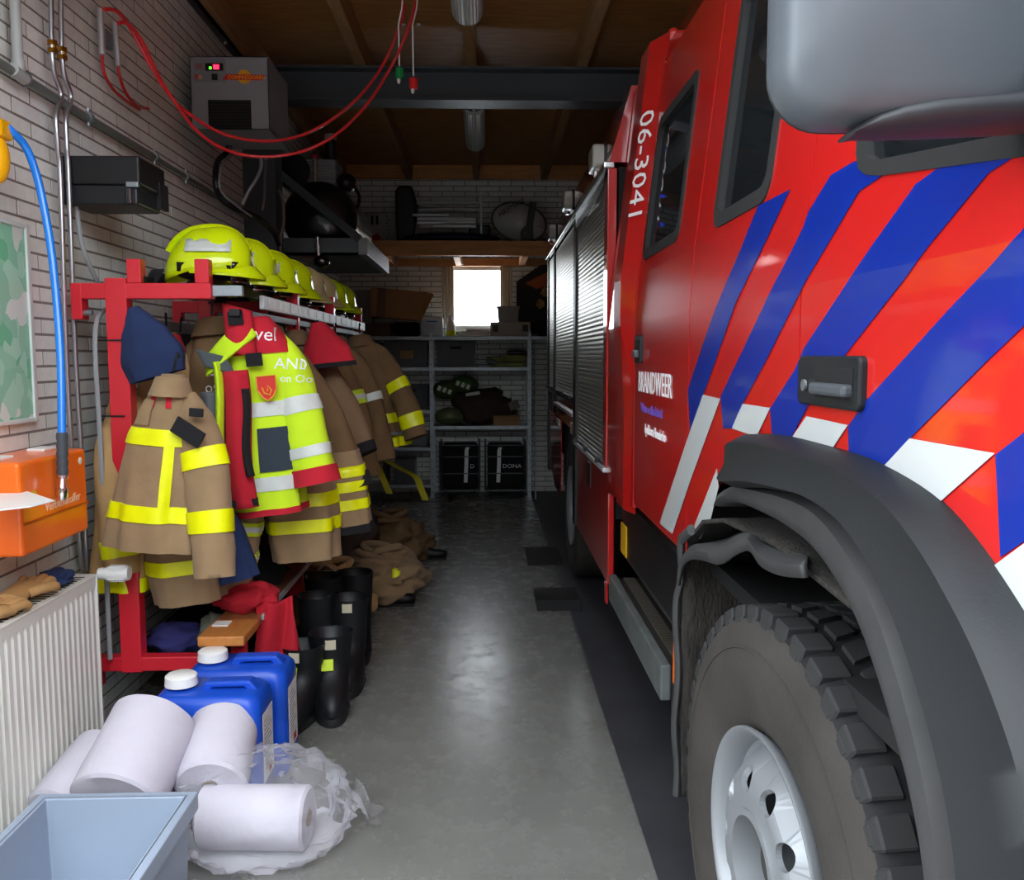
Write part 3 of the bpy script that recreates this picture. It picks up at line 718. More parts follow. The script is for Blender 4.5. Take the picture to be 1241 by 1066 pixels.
def jacket(name, label, loc, yaw, cloth, seed, bands, L=1.0, W=1.0, D=1.0, tilt=0, roll=0, sl=((-1,.24,.62),(1,.24,.62)), sbands=(.62,.9), bm=None, collar=None, fold=.075, cuff=None, group='fire coats on the rack', yoke=None, sl_r=1.0, wide=.055, bm2=None, shear=0.0):
    M = hang(loc, yaw, tilt, roll)
    t = thing(name, label, 'coat', tuple(M@Vector((0,0,-.74*L))), group)
    sec = [(z*L,cx+shear*z,cy,a*W,b*D) for z,cx,cy,a,b in JSEC]
    S = Surf(sec, seed, fold); bm = bm or m_yel
    S.body(M).build('coat_body', cloth, t, smooth=True, ang=80)
    for b in bands:
        S.band(M, b*L, b*L-wide).build('reflective_band', bm, t, smooth=True, ang=80)
        if bm2: S.band(M, b*L-wide*.3, b*L-wide*.7, off=.0075).build('reflective_core', bm2, t, smooth=True, ang=80)
    if yoke:
        S.band(M, -.01, yoke[0]*L, off=.004).build('yoke', yoke[1], t, smooth=True, ang=80)
    for sx,ox,ln in sl:
        pts = [(sx*.06*W,0,-.09*L),(sx*.12*W,-.01,-.19*L),(sx*(.15*W+ox*.14),-.03,-.38*L),(sx*(.16*W+ox*.26),-.055,-.36*L-ln*.34*L),(sx*(.16*W+ox*.38),-.085,-.18*L-ln*L)]
        rad = [.04,.072*sl_r,.080*sl_r,.078*sl_r,.072*sl_r]
        sleeve(M, pts, rad, seed+sx).build('sleeve', cloth, t, smooth=True, ang=80)
        for q in sbands:
            sleeve(M, pts, rad, seed+sx, t0=q, t1=q+.09, off=.005, cap=False).build('reflective_band', bm, t, smooth=True, ang=80)
            if bm2: sleeve(M, pts, rad, seed+sx, t0=q+.03, t1=q+.065, off=.008, cap=False).build('reflective_core', bm2, t, smooth=True, ang=80)
        if cuff: sleeve(M, pts, [r*1.02 for r in rad], seed+sx, t0=.93, t1=1, off=.006).build('cuff', cuff, t, smooth=True, ang=80)
    cl = collar or cloth
    rings = [[Vector((math.cos(2*math.pi*k/24)*a, math.sin(2*math.pi*k/24)*b-.01, z)) for k in range(24)] for z,a,b in ((-.075,.105*W,.088),(-.04,.085*W,.075),(-.012,.075*W,.06),(-.008,.065*W,.052),(-.05,.06*W,.05))]
    MB().loft(rings, cap=False).xf(M).build('collar', cl, t, smooth=True, ang=80)
    MB().tube([M@Vector(p) for p in ((0,0,.01),(0,.015,.05),(0,.03,.075),(0,.04,.06))], .005, 6).build('hanging_loop', m_blkc, t)
    return t, S, M
from mathutils.bvhtree import BVHTree
def drape_text(s, size, origin, right, up, mbs, m, parent, sx=1.0):
    o = text(s, size, origin, right, up, m, 'lettering', parent, depth=.0, sx=sx)
    vs = []; fs = []
    for q in mbs:
        k = len(vs); vs += q.v; fs += [tuple(i+k for i in f) for f in q.f]
    bv = BVHTree.FromPolygons(vs, fs); n = -(Vector(right).cross(Vector(up))).normalized(); org = ORG[parent]
    for v in o.data.vertices:
        p = v.co+org; h = bv.ray_cast(p-n*.25, n, .6)
        if h[0] is not None: v.co = h[0]-n*.0035-org
    return o
# nearest: tan coat in front of the red post
t, S, M = jacket('fire_coat', 'faded tan fire coat with yellow bands hanging in front of the red post', (-1.105,3.20,1.44), R(-8), m_tan, 1.3, (-.225,-.545), L=.845, W=.72, D=.8, shear=.07, sl=((1,.26,.64),), sbands=(.42,.74), tilt=R(4), yoke=None, fold=.07, wide=.058)
S.band(M, -.24, -.545*.845, R(284), R(302), off=.006, n=8).build('reflective_strap', m_yel, t, smooth=True)
MB().obb((0,0,0),(.115,.012,.06)).xf(M@Matrix.Translation((.11,-.10,-.19))@Matrix.Rotation(R(28),4,'Y')).build('name_patch', m_blkc, t, bevel=.003, label='black name patch')
MB().obb((0,0,0),(.05,.012,.03)).xf(M@Matrix.Translation((.135,-.095,-.12))).build('snap_tab', m_blkc, t, bevel=.003)
S.band(M, -.09, -.18, R(222), R(258), off=.008, n=12).build('chest_pocket', m_tan, t, smooth=True)
for q0,q1 in ((246,260),(280,292)): S.band(M, -.03, -.115, R(q0), R(q1), off=.006, n=6).build('red_lining', m_redc, t, smooth=True)
# behind the post, towards the wall
jacket('fire_coat', 'tan coat between the red post and the brick wall', (-1.40,3.50,1.36), R(70), m_tan2, 4.1, (-.70,), L=1.0, W=.55, D=.9, sl=((-1,.05,.5),), sbands=(.8,), tilt=R(2))
jacket('fire_coat', 'pale tan coat hanging behind the navy hood', (-1.27,3.62,1.60), R(20), m_tan2, 2.2, (-.5,), L=.95, W=.7, D=.8, sl=(), collar=m_redc)
# lower tan trousers with navy lining under the nearest coat
def trousers(label, loc, yaw, cloth, seed, bands, L=.5, W=.14, D=.10, bm=None, bm2=None, tilt=0, group='fire trousers on the rack', hem=None, wide=.055, core=.3):
    M = hang(loc, yaw, tilt)
    t = thing('fire_trousers', label, 'trousers', tuple(M@Vector((0,0,-L))), group)
    S = Surf([(0,0,0,W*.8,D*.8),(-L*.25,0,0,W,D),(-L*.7,0,0,W*1.05,D),(-L,0,0,W*.95,D*.9)], seed, .06)
    S.body(M, 18, 48).build('trouser_leg', cloth, t, smooth=True, ang=80)
    for b in bands:
        S.band(M, -b*L, -b*L-wide).build('reflective_band', bm or m_yel, t, smooth=True, ang=80)
        if bm2: S.band(M, -b*L-wide*core, -b*L-wide*(1-core), off=.0075).build('reflective_core', bm2, t, smooth=True, ang=80)
    if hem: S.band(M, -L+.035, -L-.001, off=.004).build('hem', hem, t, smooth=True)
    return t, S, M
trousers('tan fire trousers with one yellow band hanging lowest under the faded coat', (-1.185,3.42,1.0), R(5), m_tan, 3.3, (.38,.60), L=.44, W=.135, D=.10, tilt=R(-5))
M = hang((-1.02,3.40,.92), R(10), R(-14))
one(Surf([(0,0,0,.05,.04),(-.1,0,0,.065,.05),(-.28,0,0,.075,.05)], 6.0, .08).body(M, 12, 32), 'navy_garment', m_navy, 'navy cloth sleeve hanging beside the lowest tan trousers', 'cloth', smooth=True, ang=80)
trousers('tan trouser leg with silver and yellow bands beside the navy cloth', (-.96,3.62,1.02), R(0), m_tan, 8.3, (.38,.66), L=.46, W=.085, D=.08, bm=mat('lime_tape','#c6de2a',rough=.5), bm2=m_slv, tilt=R(12))
# navy hood on the hook
M = hang((-1.285,3.36,1.685), R(0), R(-16))
hood = one(Surf([(0,-.01,0,.02,.03),(-.04,-.005,0,.045,.05),(-.10,.0,0,.085,.06),(-.19,.0,0,.115,.065),(-.265,-.005,0,.10,.055)], 2.7, .05).body(M, 16, 40), 'navy_hood', m_navy, 'navy fleece hood hanging from the hook by the red post', 'hood', smooth=True, ang=80)
# tan coat with white letters
t, S, M = jacket('fire_coat', 'tan coat with white lettering and striped bands left of the lime coat', (-1.10,3.66,1.66), R(-8), m_brn, 5.6, (-.345,-.66), L=1.0, W=.82, D=.9, sl=((-1,.16,.66),), sbands=(.5,), bm=MATS['lime_tape'], bm2=m_slv, tilt=R(-5), wide=.06)
rt = M.to_3x3()@Vector((1,0,0)); up = M.to_3x3()@Vector((0,0,1))
drape_text('DE', .085, M@Vector((-.005,-.125,-.235)), rt, up, [S.body(M)], m_text_w, t)
drape_text('oside', .062, M@Vector((-.02,-.128,-.30)), rt, up, [S.body(M)], m_text_w, t)
# ---- lime officer coat, worn open
M = hang((-.905,3.55,1.655), R(6), R(-5))
t = thing('lime_coat', 'lime and red high-visibility officer coat hanging open with a shield badge', 'coat', tuple(M@Vector((0,0,-.8))))
S = Surf([(0,0,0,.05,.05),(-.04,0,0,.08,.065),(-.10,0,0,.115,.08),(-.18,0,0,.14,.09),(-.35,-.01,0,.145,.10),(-.58,-.02,0,.15,.11),(-.77,-.03,0,.145,.11)], 3.9, .06)
S.body(M).build('coat_body', m_lime, t, smooth=True, ang=80)
S.band(M, 0, -.145, off=.006).build('red_yoke', m_redc, t, smooth=True, ang=80)
S.band(M, -.33, -.385).build('reflective_band', m_slv, t, smooth=True, ang=80)
S.band(M, -.62, -.675).build('reflective_band', m_slv, t, smooth=True, ang=80)
S.band(M, -.748, -.772, off=.004).build('red_hem', m_redc, t, smooth=True, ang=80)
S.band(M, -.43, -.60, R(268), R(318), off=.006, n=14).build('pocket_panel', mat('slate_cloth','#2c3640',rough=.9), t, smooth=True)
# open front flap: lime edge, red facing, grey lining
def flap(x0, x1, z0, z1, dy0, dy1, wob):
    return MB().grid(lambda u,v: M@Vector((x0+(x1-x0)*u+wob*math.sin(v*5+1), -.085+(dy0+(dy1-dy0)*v)-.035*math.sin(u*3.1)-.02*v, z0+(z1-z0)*v)), 12, 24)
flap(-.225,-.155,-.27,-.68,-.02,-.06,.010).build('grey_lining', m_gryc, t, smooth=True, solid=.012)
flap(-.165,-.13,-.16,-.66,-.04,-.07,.012).build('lime_edge', m_lime, t, smooth=True, solid=.010)
flap(-.135,-.035,-.20,-.72,-.045,-.06,.012).build('red_facing', m_redc, t, smooth=True, solid=.012)
flap(-.068,-.035,-.27,-.60,-.062,-.078,.010).build('black_strip', m_blkc, t, smooth=True, solid=.006)
MB().obb((0,0,0),(.10,.02,.026)).xf(M@Matrix.Translation((-.09,-.175,-.70))).build('black_strip', m_blkc, t)
MB().obb((0,0,0),(.04,.014,.05)).xf(M@Matrix.Translation((-.225,-.17,-.60))).build('white_tag', m_white, t)
# turned-over collar flaps
MB().grid(lambda u,v: M@Vector((-.03-.155*v+.05*u*(1-v), -.07-.05*u-.025*math.sin(v*3), .005-.14*v-.075*u)), 10, 10).build('collar_flap', m_lime, t, smooth=True, solid=.012)
MB().grid(lambda u,v: M@Vector((-.10-.11*v+.03*u, -.135-.01*u, -.145-.01*v-.07*u+.05*v)), 6, 6).build('grey_collar_edge', mat('slate_grey','#454d50',rough=.9), t, smooth=True, solid=.01)
MB().grid(lambda u,v: M@Vector((-.10+.11*u, -.085-.03*math.sin(u*3)-.02*v, .06-.18*v-.04*u)), 8, 8).build('red_collar_flap', m_redc, t, smooth=True, solid=.012)
MB().obb((0,0,0),(.055,.012,.05)).xf(M@Matrix.Translation((-.05,-.125,-.005))).build('black_tab', m_blkc, t)
MB().obb((0,0,0),(.06,.015,.05)).xf(M@Matrix.Translation((.0,-.125,-.165))).build('black_tab', m_blkc, t)
# sleeve on the aisle side
sp = [(.06,0,-.10),(.115,-.015,-.20),(.140,-.04,-.37),(.162,-.06,-.52),(.178,-.075,-.67)]; sr = [.05,.074,.078,.082,.086]
sleeve(M, sp, sr, 2.0).build('sleeve', m_lime, t, smooth=True, ang=80)
for a,b in ((.46,.54),(.76,.84)): sleeve(M, sp, sr, 2.0, t0=a, t1=b, off=.005, cap=False).build('reflective_band', m_slv, t, smooth=True, ang=80)
sleeve(M, sp, [r*1.01 for r in sr], 2.0, t0=.9, t1=1, off=.006).build('red_cuff', m_redc, t, smooth=True, ang=80)
rt = M.to_3x3()@Vector((.97,-.1,-.12)); up = M.to_3x3()@Vector((.12,0,1))
LB = [S.body(M), S.band(M, 0, -.145, off=.006), sleeve(M, sp, sr, 2.0)]
drape_text('vel', .075, M@Vector((.0,-.105,-.09)), rt, up, LB, m_text_w, t)
drape_text('AND', .062, M@Vector((.06,-.125,-.205)), rt, up, LB, m_text_w, t)
drape_text('on Oo', .044, M@Vector((.075,-.128,-.258)), rt, up, LB, m_text_w, t)
# shield badge
sh = [(-.036,.045),(.036,.045),(.036,-.005),(.02,-.035),(0,-.05),(-.02,-.035),(-.036,-.005)]
badge = MB().prism([M@Vector((.035+x,-.118,-.275+z)) for x,z in sh], M.to_3x3()@Vector((0,-.008,0))).build('badge', mat('badge_red','#c8281e',rough=.6), t)
MB().tube([M@Vector((.035+x*1.0,-.128,-.275+z)) for x,z in sh+[sh[0]]], .0025, 5).tube([M@Vector((.035+x,-.128,-.285+z)) for x,z in ((-.018,.012),(-.012,-.01),(.008,-.018),(.016,0),(.004,.018),(.002,-.004))], .003, 5).build('badge_emblem', mat('badge_gold','#e0a52a',rough=.5), badge)
# coats deeper in the row
jacket('fire_coat', 'brown coat whose sleeve carries a long yellow strap, right behind the lime coat', (-.955,4.02,1.64), R(-5), m_brn, 7.2, (-.70,), L=1.0, W=.75, D=.9, sl=((1,.52,.58),), sbands=(), tilt=R(-6), cuff=m_blkc)
M = hang((-.80,3.98,1.40), 0, R(-14)); one(MB().box(-.012,.012,-.006,.006,-.30,0).xf(M), 'yellow_strap', m_yel, 'narrow yellow strap hanging beside the lime sleeve', 'strap', bevel=.003)
trousers('tan trousers with crossed yellow bands right under the red cuff', (-.80,3.80,1.14), R(6), m_tan, 5.1, (.42,.64), L=.50, W=.15, D=.11, tilt=R(-3))
trousers('narrower tan trouser leg with three yellow bands nearest the aisle', (-.625,3.92,1.09), R(6), m_tan, 9.7, (.18,.36,.58), L=.36, W=.085, D=.09, tilt=R(-6), hem=m_blkc, wide=.045)
jacket('fire_coat', 'brown coat with a loose pale patch on its lower front in mid row', (-.93,4.42,1.63), R(-4), mat('mid_brown_cloth','#7a6147',rough=.95,var=.12,vs=9,bump=.55, bs=14), 11.2, (-.72,), L=.9, W=.8, D=.9, sl=((1,.42,.52),), sbands=(), tilt=R(-5), cuff=m_blkc)
M = hang((-.775,4.30,1.665), 0, R(-6))
t = thing('red_hood', 'dark red hood drooping over the coats in mid row', 'hood', tuple(M@Vector((0,0,-.23))))
SH = Surf([(0,-.02,0,.03,.04),(-.05,-.01,0,.06,.06),(-.12,.0,0,.10,.08),(-.215,.01,0,.125,.09)], 1.1, .06)
SH.body(M, 14, 40).build('hood_cloth', m_redc, t, smooth=True, ang=80)
SH.band(M, -.195, -.217, off=.004).build('hood_hem', m_blkc, t, smooth=True)
lt = MATS['lime_tape']
jacket('fire_coat', 'dark brown coat with lime-and-silver bands under the red hood', (-.90,4.85,1.62), R(-4), m_brn, 12.9, (-.40,-.70), L=1.0, W=.8, D=.9, sl=((1,.2,.6),), sbands=(.45,), bm=lt, bm2=m_slv, tilt=R(-5))
jacket('fire_coat', 'brown coat with silver piping next to the farthest coat', (-.87,5.25,1.62), R(-6), m_brn, 14.4, (-.62,), L=.95, W=.8, D=.9, sl=((1,.25,.6),), sbands=(.5,), bm=lt, bm2=m_slv, tilt=R(-5))
jacket('fire_coat', 'farthest brown coat whose bent sleeve shows yellow bands against the shelving', (-.80,5.75,1.64), R(-10), m_brn, 16.0, (-.60,-.78), L=.86, W=.95, D=1.0, sl=((1,.40,.62),), sbands=(.52,.84), tilt=R(-7), wide=.06)
jacket('fire_coat', 'dark coat at the far end half hidden behind the farthest brown coat', (-.95,6.25,1.60), R(0), m_blkc, 17.0, (-.60,), L=1.0, W=.9, D=1.0, sl=((1,.2,.6),), sbands=(.5,), bm=m_gryc)
# dark work clothes filling the row near the wall
for i,(x,y) in enumerate(((-1.33,3.95),(-1.30,4.35),(-1.28,4.8),(-1.27,5.3),(-1.25,5.8),(-1.24,6.3))):
    jacket('work_coat', ['black coat against the wall behind the white lettering','brown coat against the wall second in the inner row','black coat against the wall third in the inner row','brown coat against the wall fourth in the inner row','black coat against the wall fifth in the inner row','brown coat against the wall last in the inner row'][i], (x,y,1.60), R(10*i), m_blkc if i%2==0 else m_brn, 20+i, (-.5,), W=.85, D=1.0, sl=((1,.1,.6),), sbands=(.5,), bm=lt, group='coats in the inner row')
# yellow webbing straps hanging loose at the end of the row
m_web = mat('yellow_webbing', '#a8a01c', rough=.8)
def strap(label, pts, Y0, w=.022):
    P = catmull([at(x,y,Y=Y0+d) for x,y,d in pts], 4); mb = MB()
    mb.loft([[p+Vector((-w,0,0)),p+Vector((w,0,0)),p+Vector((w,.006,.004)),p+Vector((-w,.006,.004))] for p in P])
    one(mb, 'webbing_strap', m_web, label, 'strap', 'yellow webbing straps')
strap('upper yellow webbing strap hanging below the farthest coat', [(438,528,0),(450,548,.05),(462,575,.1),(472,598,.1)], 6.0)
strap('bent yellow webbing strap reaching towards the grey shelving', [(464,556,0),(485,568,.05),(504,578,.1),(510,592,.1),(516,606,.1)], 6.3, .024)

# ------------------------------------------------------------------ helmets
m_helm = mat('lime_helmet_shell', '#cfe60a', rough=.22, coat=.6)
m_helmb = mat('beige_helmet_shell', '#b9a877', rough=.4)
m_visor = mat('smoked_visor', '#111214', rough=.12, coat=.5)
def helmet(y, label, shell, rot=0.0, x0=-1.16):
    z0 = 1.815; M = Matrix.Translation((x0, y, z0)) @ Matrix.Rotation(rot,4,'Z')
    t = thing('fire_helmet', label, 'helmet', (x0, y, z0-.01), 'helmets on top of the rack')
    # shell: long axis across the rack, front towards the aisle (+X)
    def prof(x): # half width and top height along the length, x from -1 (neck) to 1 (brow)
        return
    rings = []
    n, m = 28, 18
    for j in range(m+1):
        s = -1+2*j/m
        q = max(0.0, 1-abs(s)**2.4)**.5
        hw = .118*q+.004; hh = (.178*q+.004)*(1.0+.06*s); zb = .010-.045*max(0,-s-.35)*1.3+.02*max(0,s)
        ring = []
        for k in range(n):
            th = math.pi*k/(n-1); c, sn = math.cos(th), math.sin(th)
            ring.append(Vector((.175*s, hw*c*(1.06 if sn<.3 else 1), zb+hh*sn**.85)))
        rings.append(ring)
    MB().loft(rings, closed=False, cap=False).xf(M).build('shell', shell, t, smooth=True, solid=.005, ang=80)
    rim = []
    for k in range(25):
        q = -math.pi*.62+2*math.pi*.62*k/24
        rim.append([M@Vector((.02+.158*math.cos(q), .112*math.sin(q)*1.06, .030+.012*math.cos(q))), M@Vector((.02+.196*math.cos(q), .132*math.sin(q)*1.06, .008-.012*math.cos(q))), M@Vector((.02+.194*math.cos(q), .130*math.sin(q)*1.06, .0-.012*math.cos(q))), M@Vector((.02+.155*math.cos(q), .108*math.sin(q)*1.06, .018+.012*math.cos(q)))])
    MB().loft(rim).build('brim', shell, t, smooth=True, ang=50)
    # centre ridge and side ribs
    MB().tube([M@Vector((.172*s, 0, .012+(.176*max(0,1-abs(s)**2.4)**.5)*(1+.06*s)+.006)) for s in [-.9+.1*k for k in range(19)]], .014, 8, flat=1.5).build('crest_ridge', shell, t, smooth=True)
    for sd in (-1,1):
        MB().grid(lambda u,v: M@Vector((-.07+.17*u, sd*(.127-.034*v-.030*abs(u-.45)**1.3), .088+.050*v)), 6, 3).build('reflective_sticker', m_slv, t, smooth=True, solid=.003)
        MB().grid(lambda u,v: M@Vector((-.10+.20*u, sd*(.126-.012*(2*u-1)**2), .012+.035*v-.012*u)), 8, 3).build('ear_plate', m_black, t, smooth=True, solid=.006)
    # visor lip at the front, brow band
    MB().grid(lambda u,v: M@Vector((.075+.085*math.cos((u-.5)*2.4)-.012*v, .120*math.sin((u-.5)*2.4), .05-.075*v)), 14, 5).build('visor', m_visor, t, smooth=True, solid=.005)
    MB().tube([M@Vector((.068+.085*math.cos((u/14-.5)*2.4), .122*math.sin((u/14-.5)*2.4), -.026)) for u in range(15)], .005, 6).build('visor_rim', m_chrome, t, smooth=True)
    MB().grid(lambda u,v: M@Vector((-.12-.10*math.cos((u-.5)*2.6)-.04*v, .12*math.sin((u-.5)*2.6), .02-.075*v)), 12, 4).build('neck_guard', m_blkc, t, smooth=True, solid=.006)
    MB().ball((0,0,0), .15,.10,.05, 16, 8).xf(M@Matrix.Translation((.0,0,.03))).build('liner', m_black, t, smooth=True)
HL = ['nearest lime fire helmet on the rack beside the red stub posts','second lime fire helmet from the red stub posts','third lime fire helmet from the red stub posts','fourth lime fire helmet from the red stub posts','beige fire helmet among the lime ones','sixth helmet in the row, lime, right after the beige one','seventh helmet in the row, lime','last lime fire helmet in the row, nearest the cardboard box']
HX = -1.085
HY = [3.60,4.02,4.44,4.84,5.22,5.62,6.02,6.44]
for y,l in zip(HY,HL): helmet(y, l, m_helmb if 'beige' in l else m_helm, rot=R(random.uniform(-6,6)), x0=HX)

# ------------------------------------------------------------------ under and beside the rack
def cloth_heap(label, name, c, r, m, seed, cat='cloth', group=None, amp=.35):
    return one(MB().ball(c, *r, n=32, m=18, fn=lambda d: 1+amp*noise.noise(d*2.2+Vector((seed,0,0)))+.13*noise.noise(d*6+Vector((0,seed,0)))), name, m, label, cat, group, smooth=True, ang=80)
cloth_heap('purple-blue folded cloth on the lower shelf of the rack', 'folded_cloth', (-1.275,3.60,.355), (.115,.09,.062), mat('indigo_cloth','#35346e',rough=.95,var=.12), 3)
cloth_heap('grey-green folded cloth beside the purple-blue one', 'folded_cloth', (-1.11,3.56,.375), (.055,.07,.085), mat('sage_cloth','#6a6c60',rough=.95,var=.12), 5)
cloth_heap('dark clothes heaped on the lower shelf under the coats', 'folded_cloth', (-1.2,4.15,.50), (.24,.35,.16), m_blkc, 8)
cloth_heap('black bundle on the bench in the middle of the rack', 'folded_cloth', (-1.17,5.2,.60), (.2,.5,.14), m_blkc, 9)
# red cloth over the bench
rc = thing('red_cloth', 'red shirt draped over the near end of the bench', 'cloth', (-.95,3.56,.2))
MB().ball((-.985,3.60,.525), .125,.10,.06, 36, 18, fn=lambda d: 1+.3*noise.noise(d*2.4)+.14*noise.noise(d*6)).build('folded_part', m_redc, rc, smooth=True, ang=80)
MB().grid(lambda u,v: Vector((-.925+.13*u+.03*v*(u-.3), 3.52+.10*u+.02*math.sin(u*10+v*3), .53-.30*v-.03*math.sin(u*3)+.02*(1-u))), 18, 18).build('hanging_part', m_redc, rc, smooth=True, solid=.01)
one(MB().box(-1.05,-.99,3.36,3.42,.475,.480), 'paper_slip', m_white, 'small white paper slip on the bench end', 'paper')
# black tray on the floor
tr = thing('floor_tray', 'black plastic boot tray on the floor under the bench', 'tray', (-.93,3.55,0))
MB().box(-1.1,-.795,3.33,3.98,0.001,.012).build('tray_base', m_black, tr)
MB().box(-.815,-.795,3.33,3.98,.012,.06).box(-1.1,-1.08,3.33,3.98,.012,.06).box(-1.08,-.815,3.33,3.35,.012,.06).build('tray_edge', m_black, tr, bevel=.004)
# boots
m_boot = mat('black_boot_rubber', '#101114', rough=.5, var=.1, vs=10, bump=.1, bs=60)
def boot(label, x, y, yaw, h, tags=True, group='fire boots beside the bench', lean=0.0):
    M = Matrix.Translation((x,y,0)) @ Matrix.Rotation(yaw,4,'Z')
    t = thing('fire_boot', label, 'boot', (x,y,0), group)
    def ring(cx, z, a, b, n=24): return [M@Vector((cx+1.1*a*math.cos(2*math.pi*k/n)+lean*z, 1.35*b*math.sin(2*math.pi*k/n)*(1+.05*math.sin(z*40+k)), z)) for k in range(n)]
    R_ = [ring(.045,.03,.15,.05),ring(.05,.05,.152,.054),ring(.045,.09,.145,.055),ring(.02,.13,.105,.056),ring(-.02,.17,.075,.057),ring(-.03,.22,.07,.058),ring(-.032,h*.75,.076,.064),ring(-.03,h,.082,.07),ring(-.03,h-.004,.075,.063),ring(-.03,h-.12,.06,.05)]
    MB().loft(R_).build('boot_shaft', m_boot, t, smooth=True, ang=80)
    so = MB().loft([ring(.045,0,.155,.052),ring(.045,.022,.158,.055),ring(.045,.034,.152,.052)]).build('sole', m_rubber, t, smooth=True)
    MB().loft([ring(.125,.035,.078,.05),ring(.125,.07,.072,.052),ring(.115,.098,.05,.038)]).build('toe_cap', m_boot, t, smooth=True)
    if tags:
        MB().grid(lambda u,v: M@Vector((-.03+.0945*math.cos((u-.5)*.45), .10*math.sin((u-.5)*.45), h-.012-.04*v)), 5, 2).build('pull_tab', mat('cream_tab','#b9b19a',rough=.8), t, solid=.004)
        MB().grid(lambda u,v: M@Vector((.056+.012*v, -.04+.05*u, .235-.045*v)), 3, 2).build('reflective_tab', lt, t, solid=.004)
    return t
boot('nearest black fire boot with a lime tag by the blue jerrycans', -.775, 3.62, R(-100), .31)
boot('second black fire boot standing against the nearest one', -.665, 3.72, R(-80), .33)
boot('tall black fire boot with an open grey-lined top, on the left', -.78, 4.02, R(-95), .41, False)
boot('tall black fire boot with an open grey-lined top, on the right', -.635, 4.02, R(-85), .40)
boot('black fire boot behind the tall pair under the bench', -.80, 4.30, R(-90), .43, False)
boot('black boot at the back of the group near the dropped trousers', -.66, 4.42, R(-80), .42, False)
one(MB().grid(lambda u,v: Vector((-.84+.075*u, 3.53-.05*v, .155-.075*v-.02*u)), 3, 3), 'lime_tag', lt, 'lime reflective tag at the foot of the nearest boot', 'tag', solid=.004)
# dropped trousers with boots inside
def heap(label, c, r, m, seed, extra=None):
    t = thing('dropped_trousers', label, 'trousers', (c[0],c[1],0), 'trousers dropped on the floor')
    def fn(d): return 1+.30*noise.noise(d*1.9+Vector((seed,0,0)))+.18*noise.noise(d*4.5+Vector((0,seed,0)))+.05*noise.noise(d*11)
    mb = MB().ball(c, *r, n=56, m=34, fn=fn); mb.v = [Vector((v.x,v.y,max(v.z,.002))) for v in mb.v]
    mb.build('cloth', m, t, smooth=True, ang=80)
    # waistband rolls
    for k in range(3):
        ph = seed+k*2.1; P = []
        for q in range(25):
            a = 2*math.pi*q/24
            P.append((c[0]+r[0]*(.55-.1*k)*math.cos(a)+.03*math.sin(3*a+ph), c[1]+r[1]*(.5-.1*k)*math.sin(a), c[2]+r[2]*(.62+.22*k)+.02*math.sin(2*a+ph)))
        MB().tube(P, .022, 8).build('rolled_edge', m, t, smooth=True)
    MB().ball((c[0],c[1],c[2]+r[2]*.95), r[0]*.32, r[1]*.3, .02, 16, 6).build('open_waist', m_blkc, t, smooth=True)
    return t
t = heap('tan trousers crumpled over boots on the floor, nearest pile, pale lining showing', (-.88,5.0,.14), (.24,.28,.17), m_tan2, 2.0)
MB().grid(lambda u,v: Vector((-.94+.16*u, 4.86+.1*v, .33+.03*math.sin(u*5)-.03*v)), 6, 4).build('pale_lining', mat('pale_lining_cloth','#b0a596',rough=.9), t, smooth=True, solid=.006)
MB().ball((-.85,4.78,.27), .04,.03,.03, 12, 8).build('red_lining', m_redc, t, smooth=True)
for k,(x,y) in enumerate(((-.72,4.83),(-.90,4.78))): MB().ball((x,y,.05),.06,.10,.05,16,8).build('boot_tip', m_boot, t, smooth=True)
MB().grid(lambda u,v: Vector((-.94+.09*u, 4.62-.02*v+.02*u, .16-.06*v)), 3, 2).build('reflective_band', lt, t, solid=.006)
t = heap('brown trousers crumpled over boots, middle pile with a yellow band', (-.66,5.55,.13), (.27,.30,.16), m_tan, 5.0)
MB().grid(lambda u,v: Vector((-.57+.05*u, 5.32-.03*v+.01*u, .22-.13*v+.01*math.sin(u*4))), 3, 5).build('reflective_band', m_yel, t, smooth=True, solid=.006)
t = heap('brown trousers crumpled over boots, farthest pile towards the shelving', (-.72,6.5,.14), (.30,.34,.20), m_brn, 9.0)
t = heap('dark trousers slumped on boots under the farthest coats', (-.95,5.9,.30), (.22,.35,.30), mat('dark_brown_cloth','#3d3128',rough=.95,var=.2,vs=8), 13.0)
for nm,c,l in (('black_shoe',(-.56,5.32,.045),'black shoe beside the middle pile of trousers'),('black_shoe',(-.42,6.55,.045),'black shoe beside the farthest pile of trousers')):
    t = thing(nm, l, 'shoe', (c[0],c[1],0), 'black shoes on the floor')
    MB().loft([[Vector((c[0]+s*.13, c[1]+w*math.cos(2*math.pi*k/16), max(.012,c[2]+hh*math.sin(2*math.pi*k/16)))) for k in range(16)] for s,w,hh in ((-1,.02,.03),(-.8,.042,.05),(-.3,.042,.055),(.2,.046,.035),(.7,.048,.028),(1,.02,.012))]).build('upper', m_boot, t, smooth=True, ang=80)
    MB().box(c[0]-.13,c[0]+.125,c[1]-.045,c[1]+.045,.001,.014).build('sole', m_rubber, t, bevel=.005)

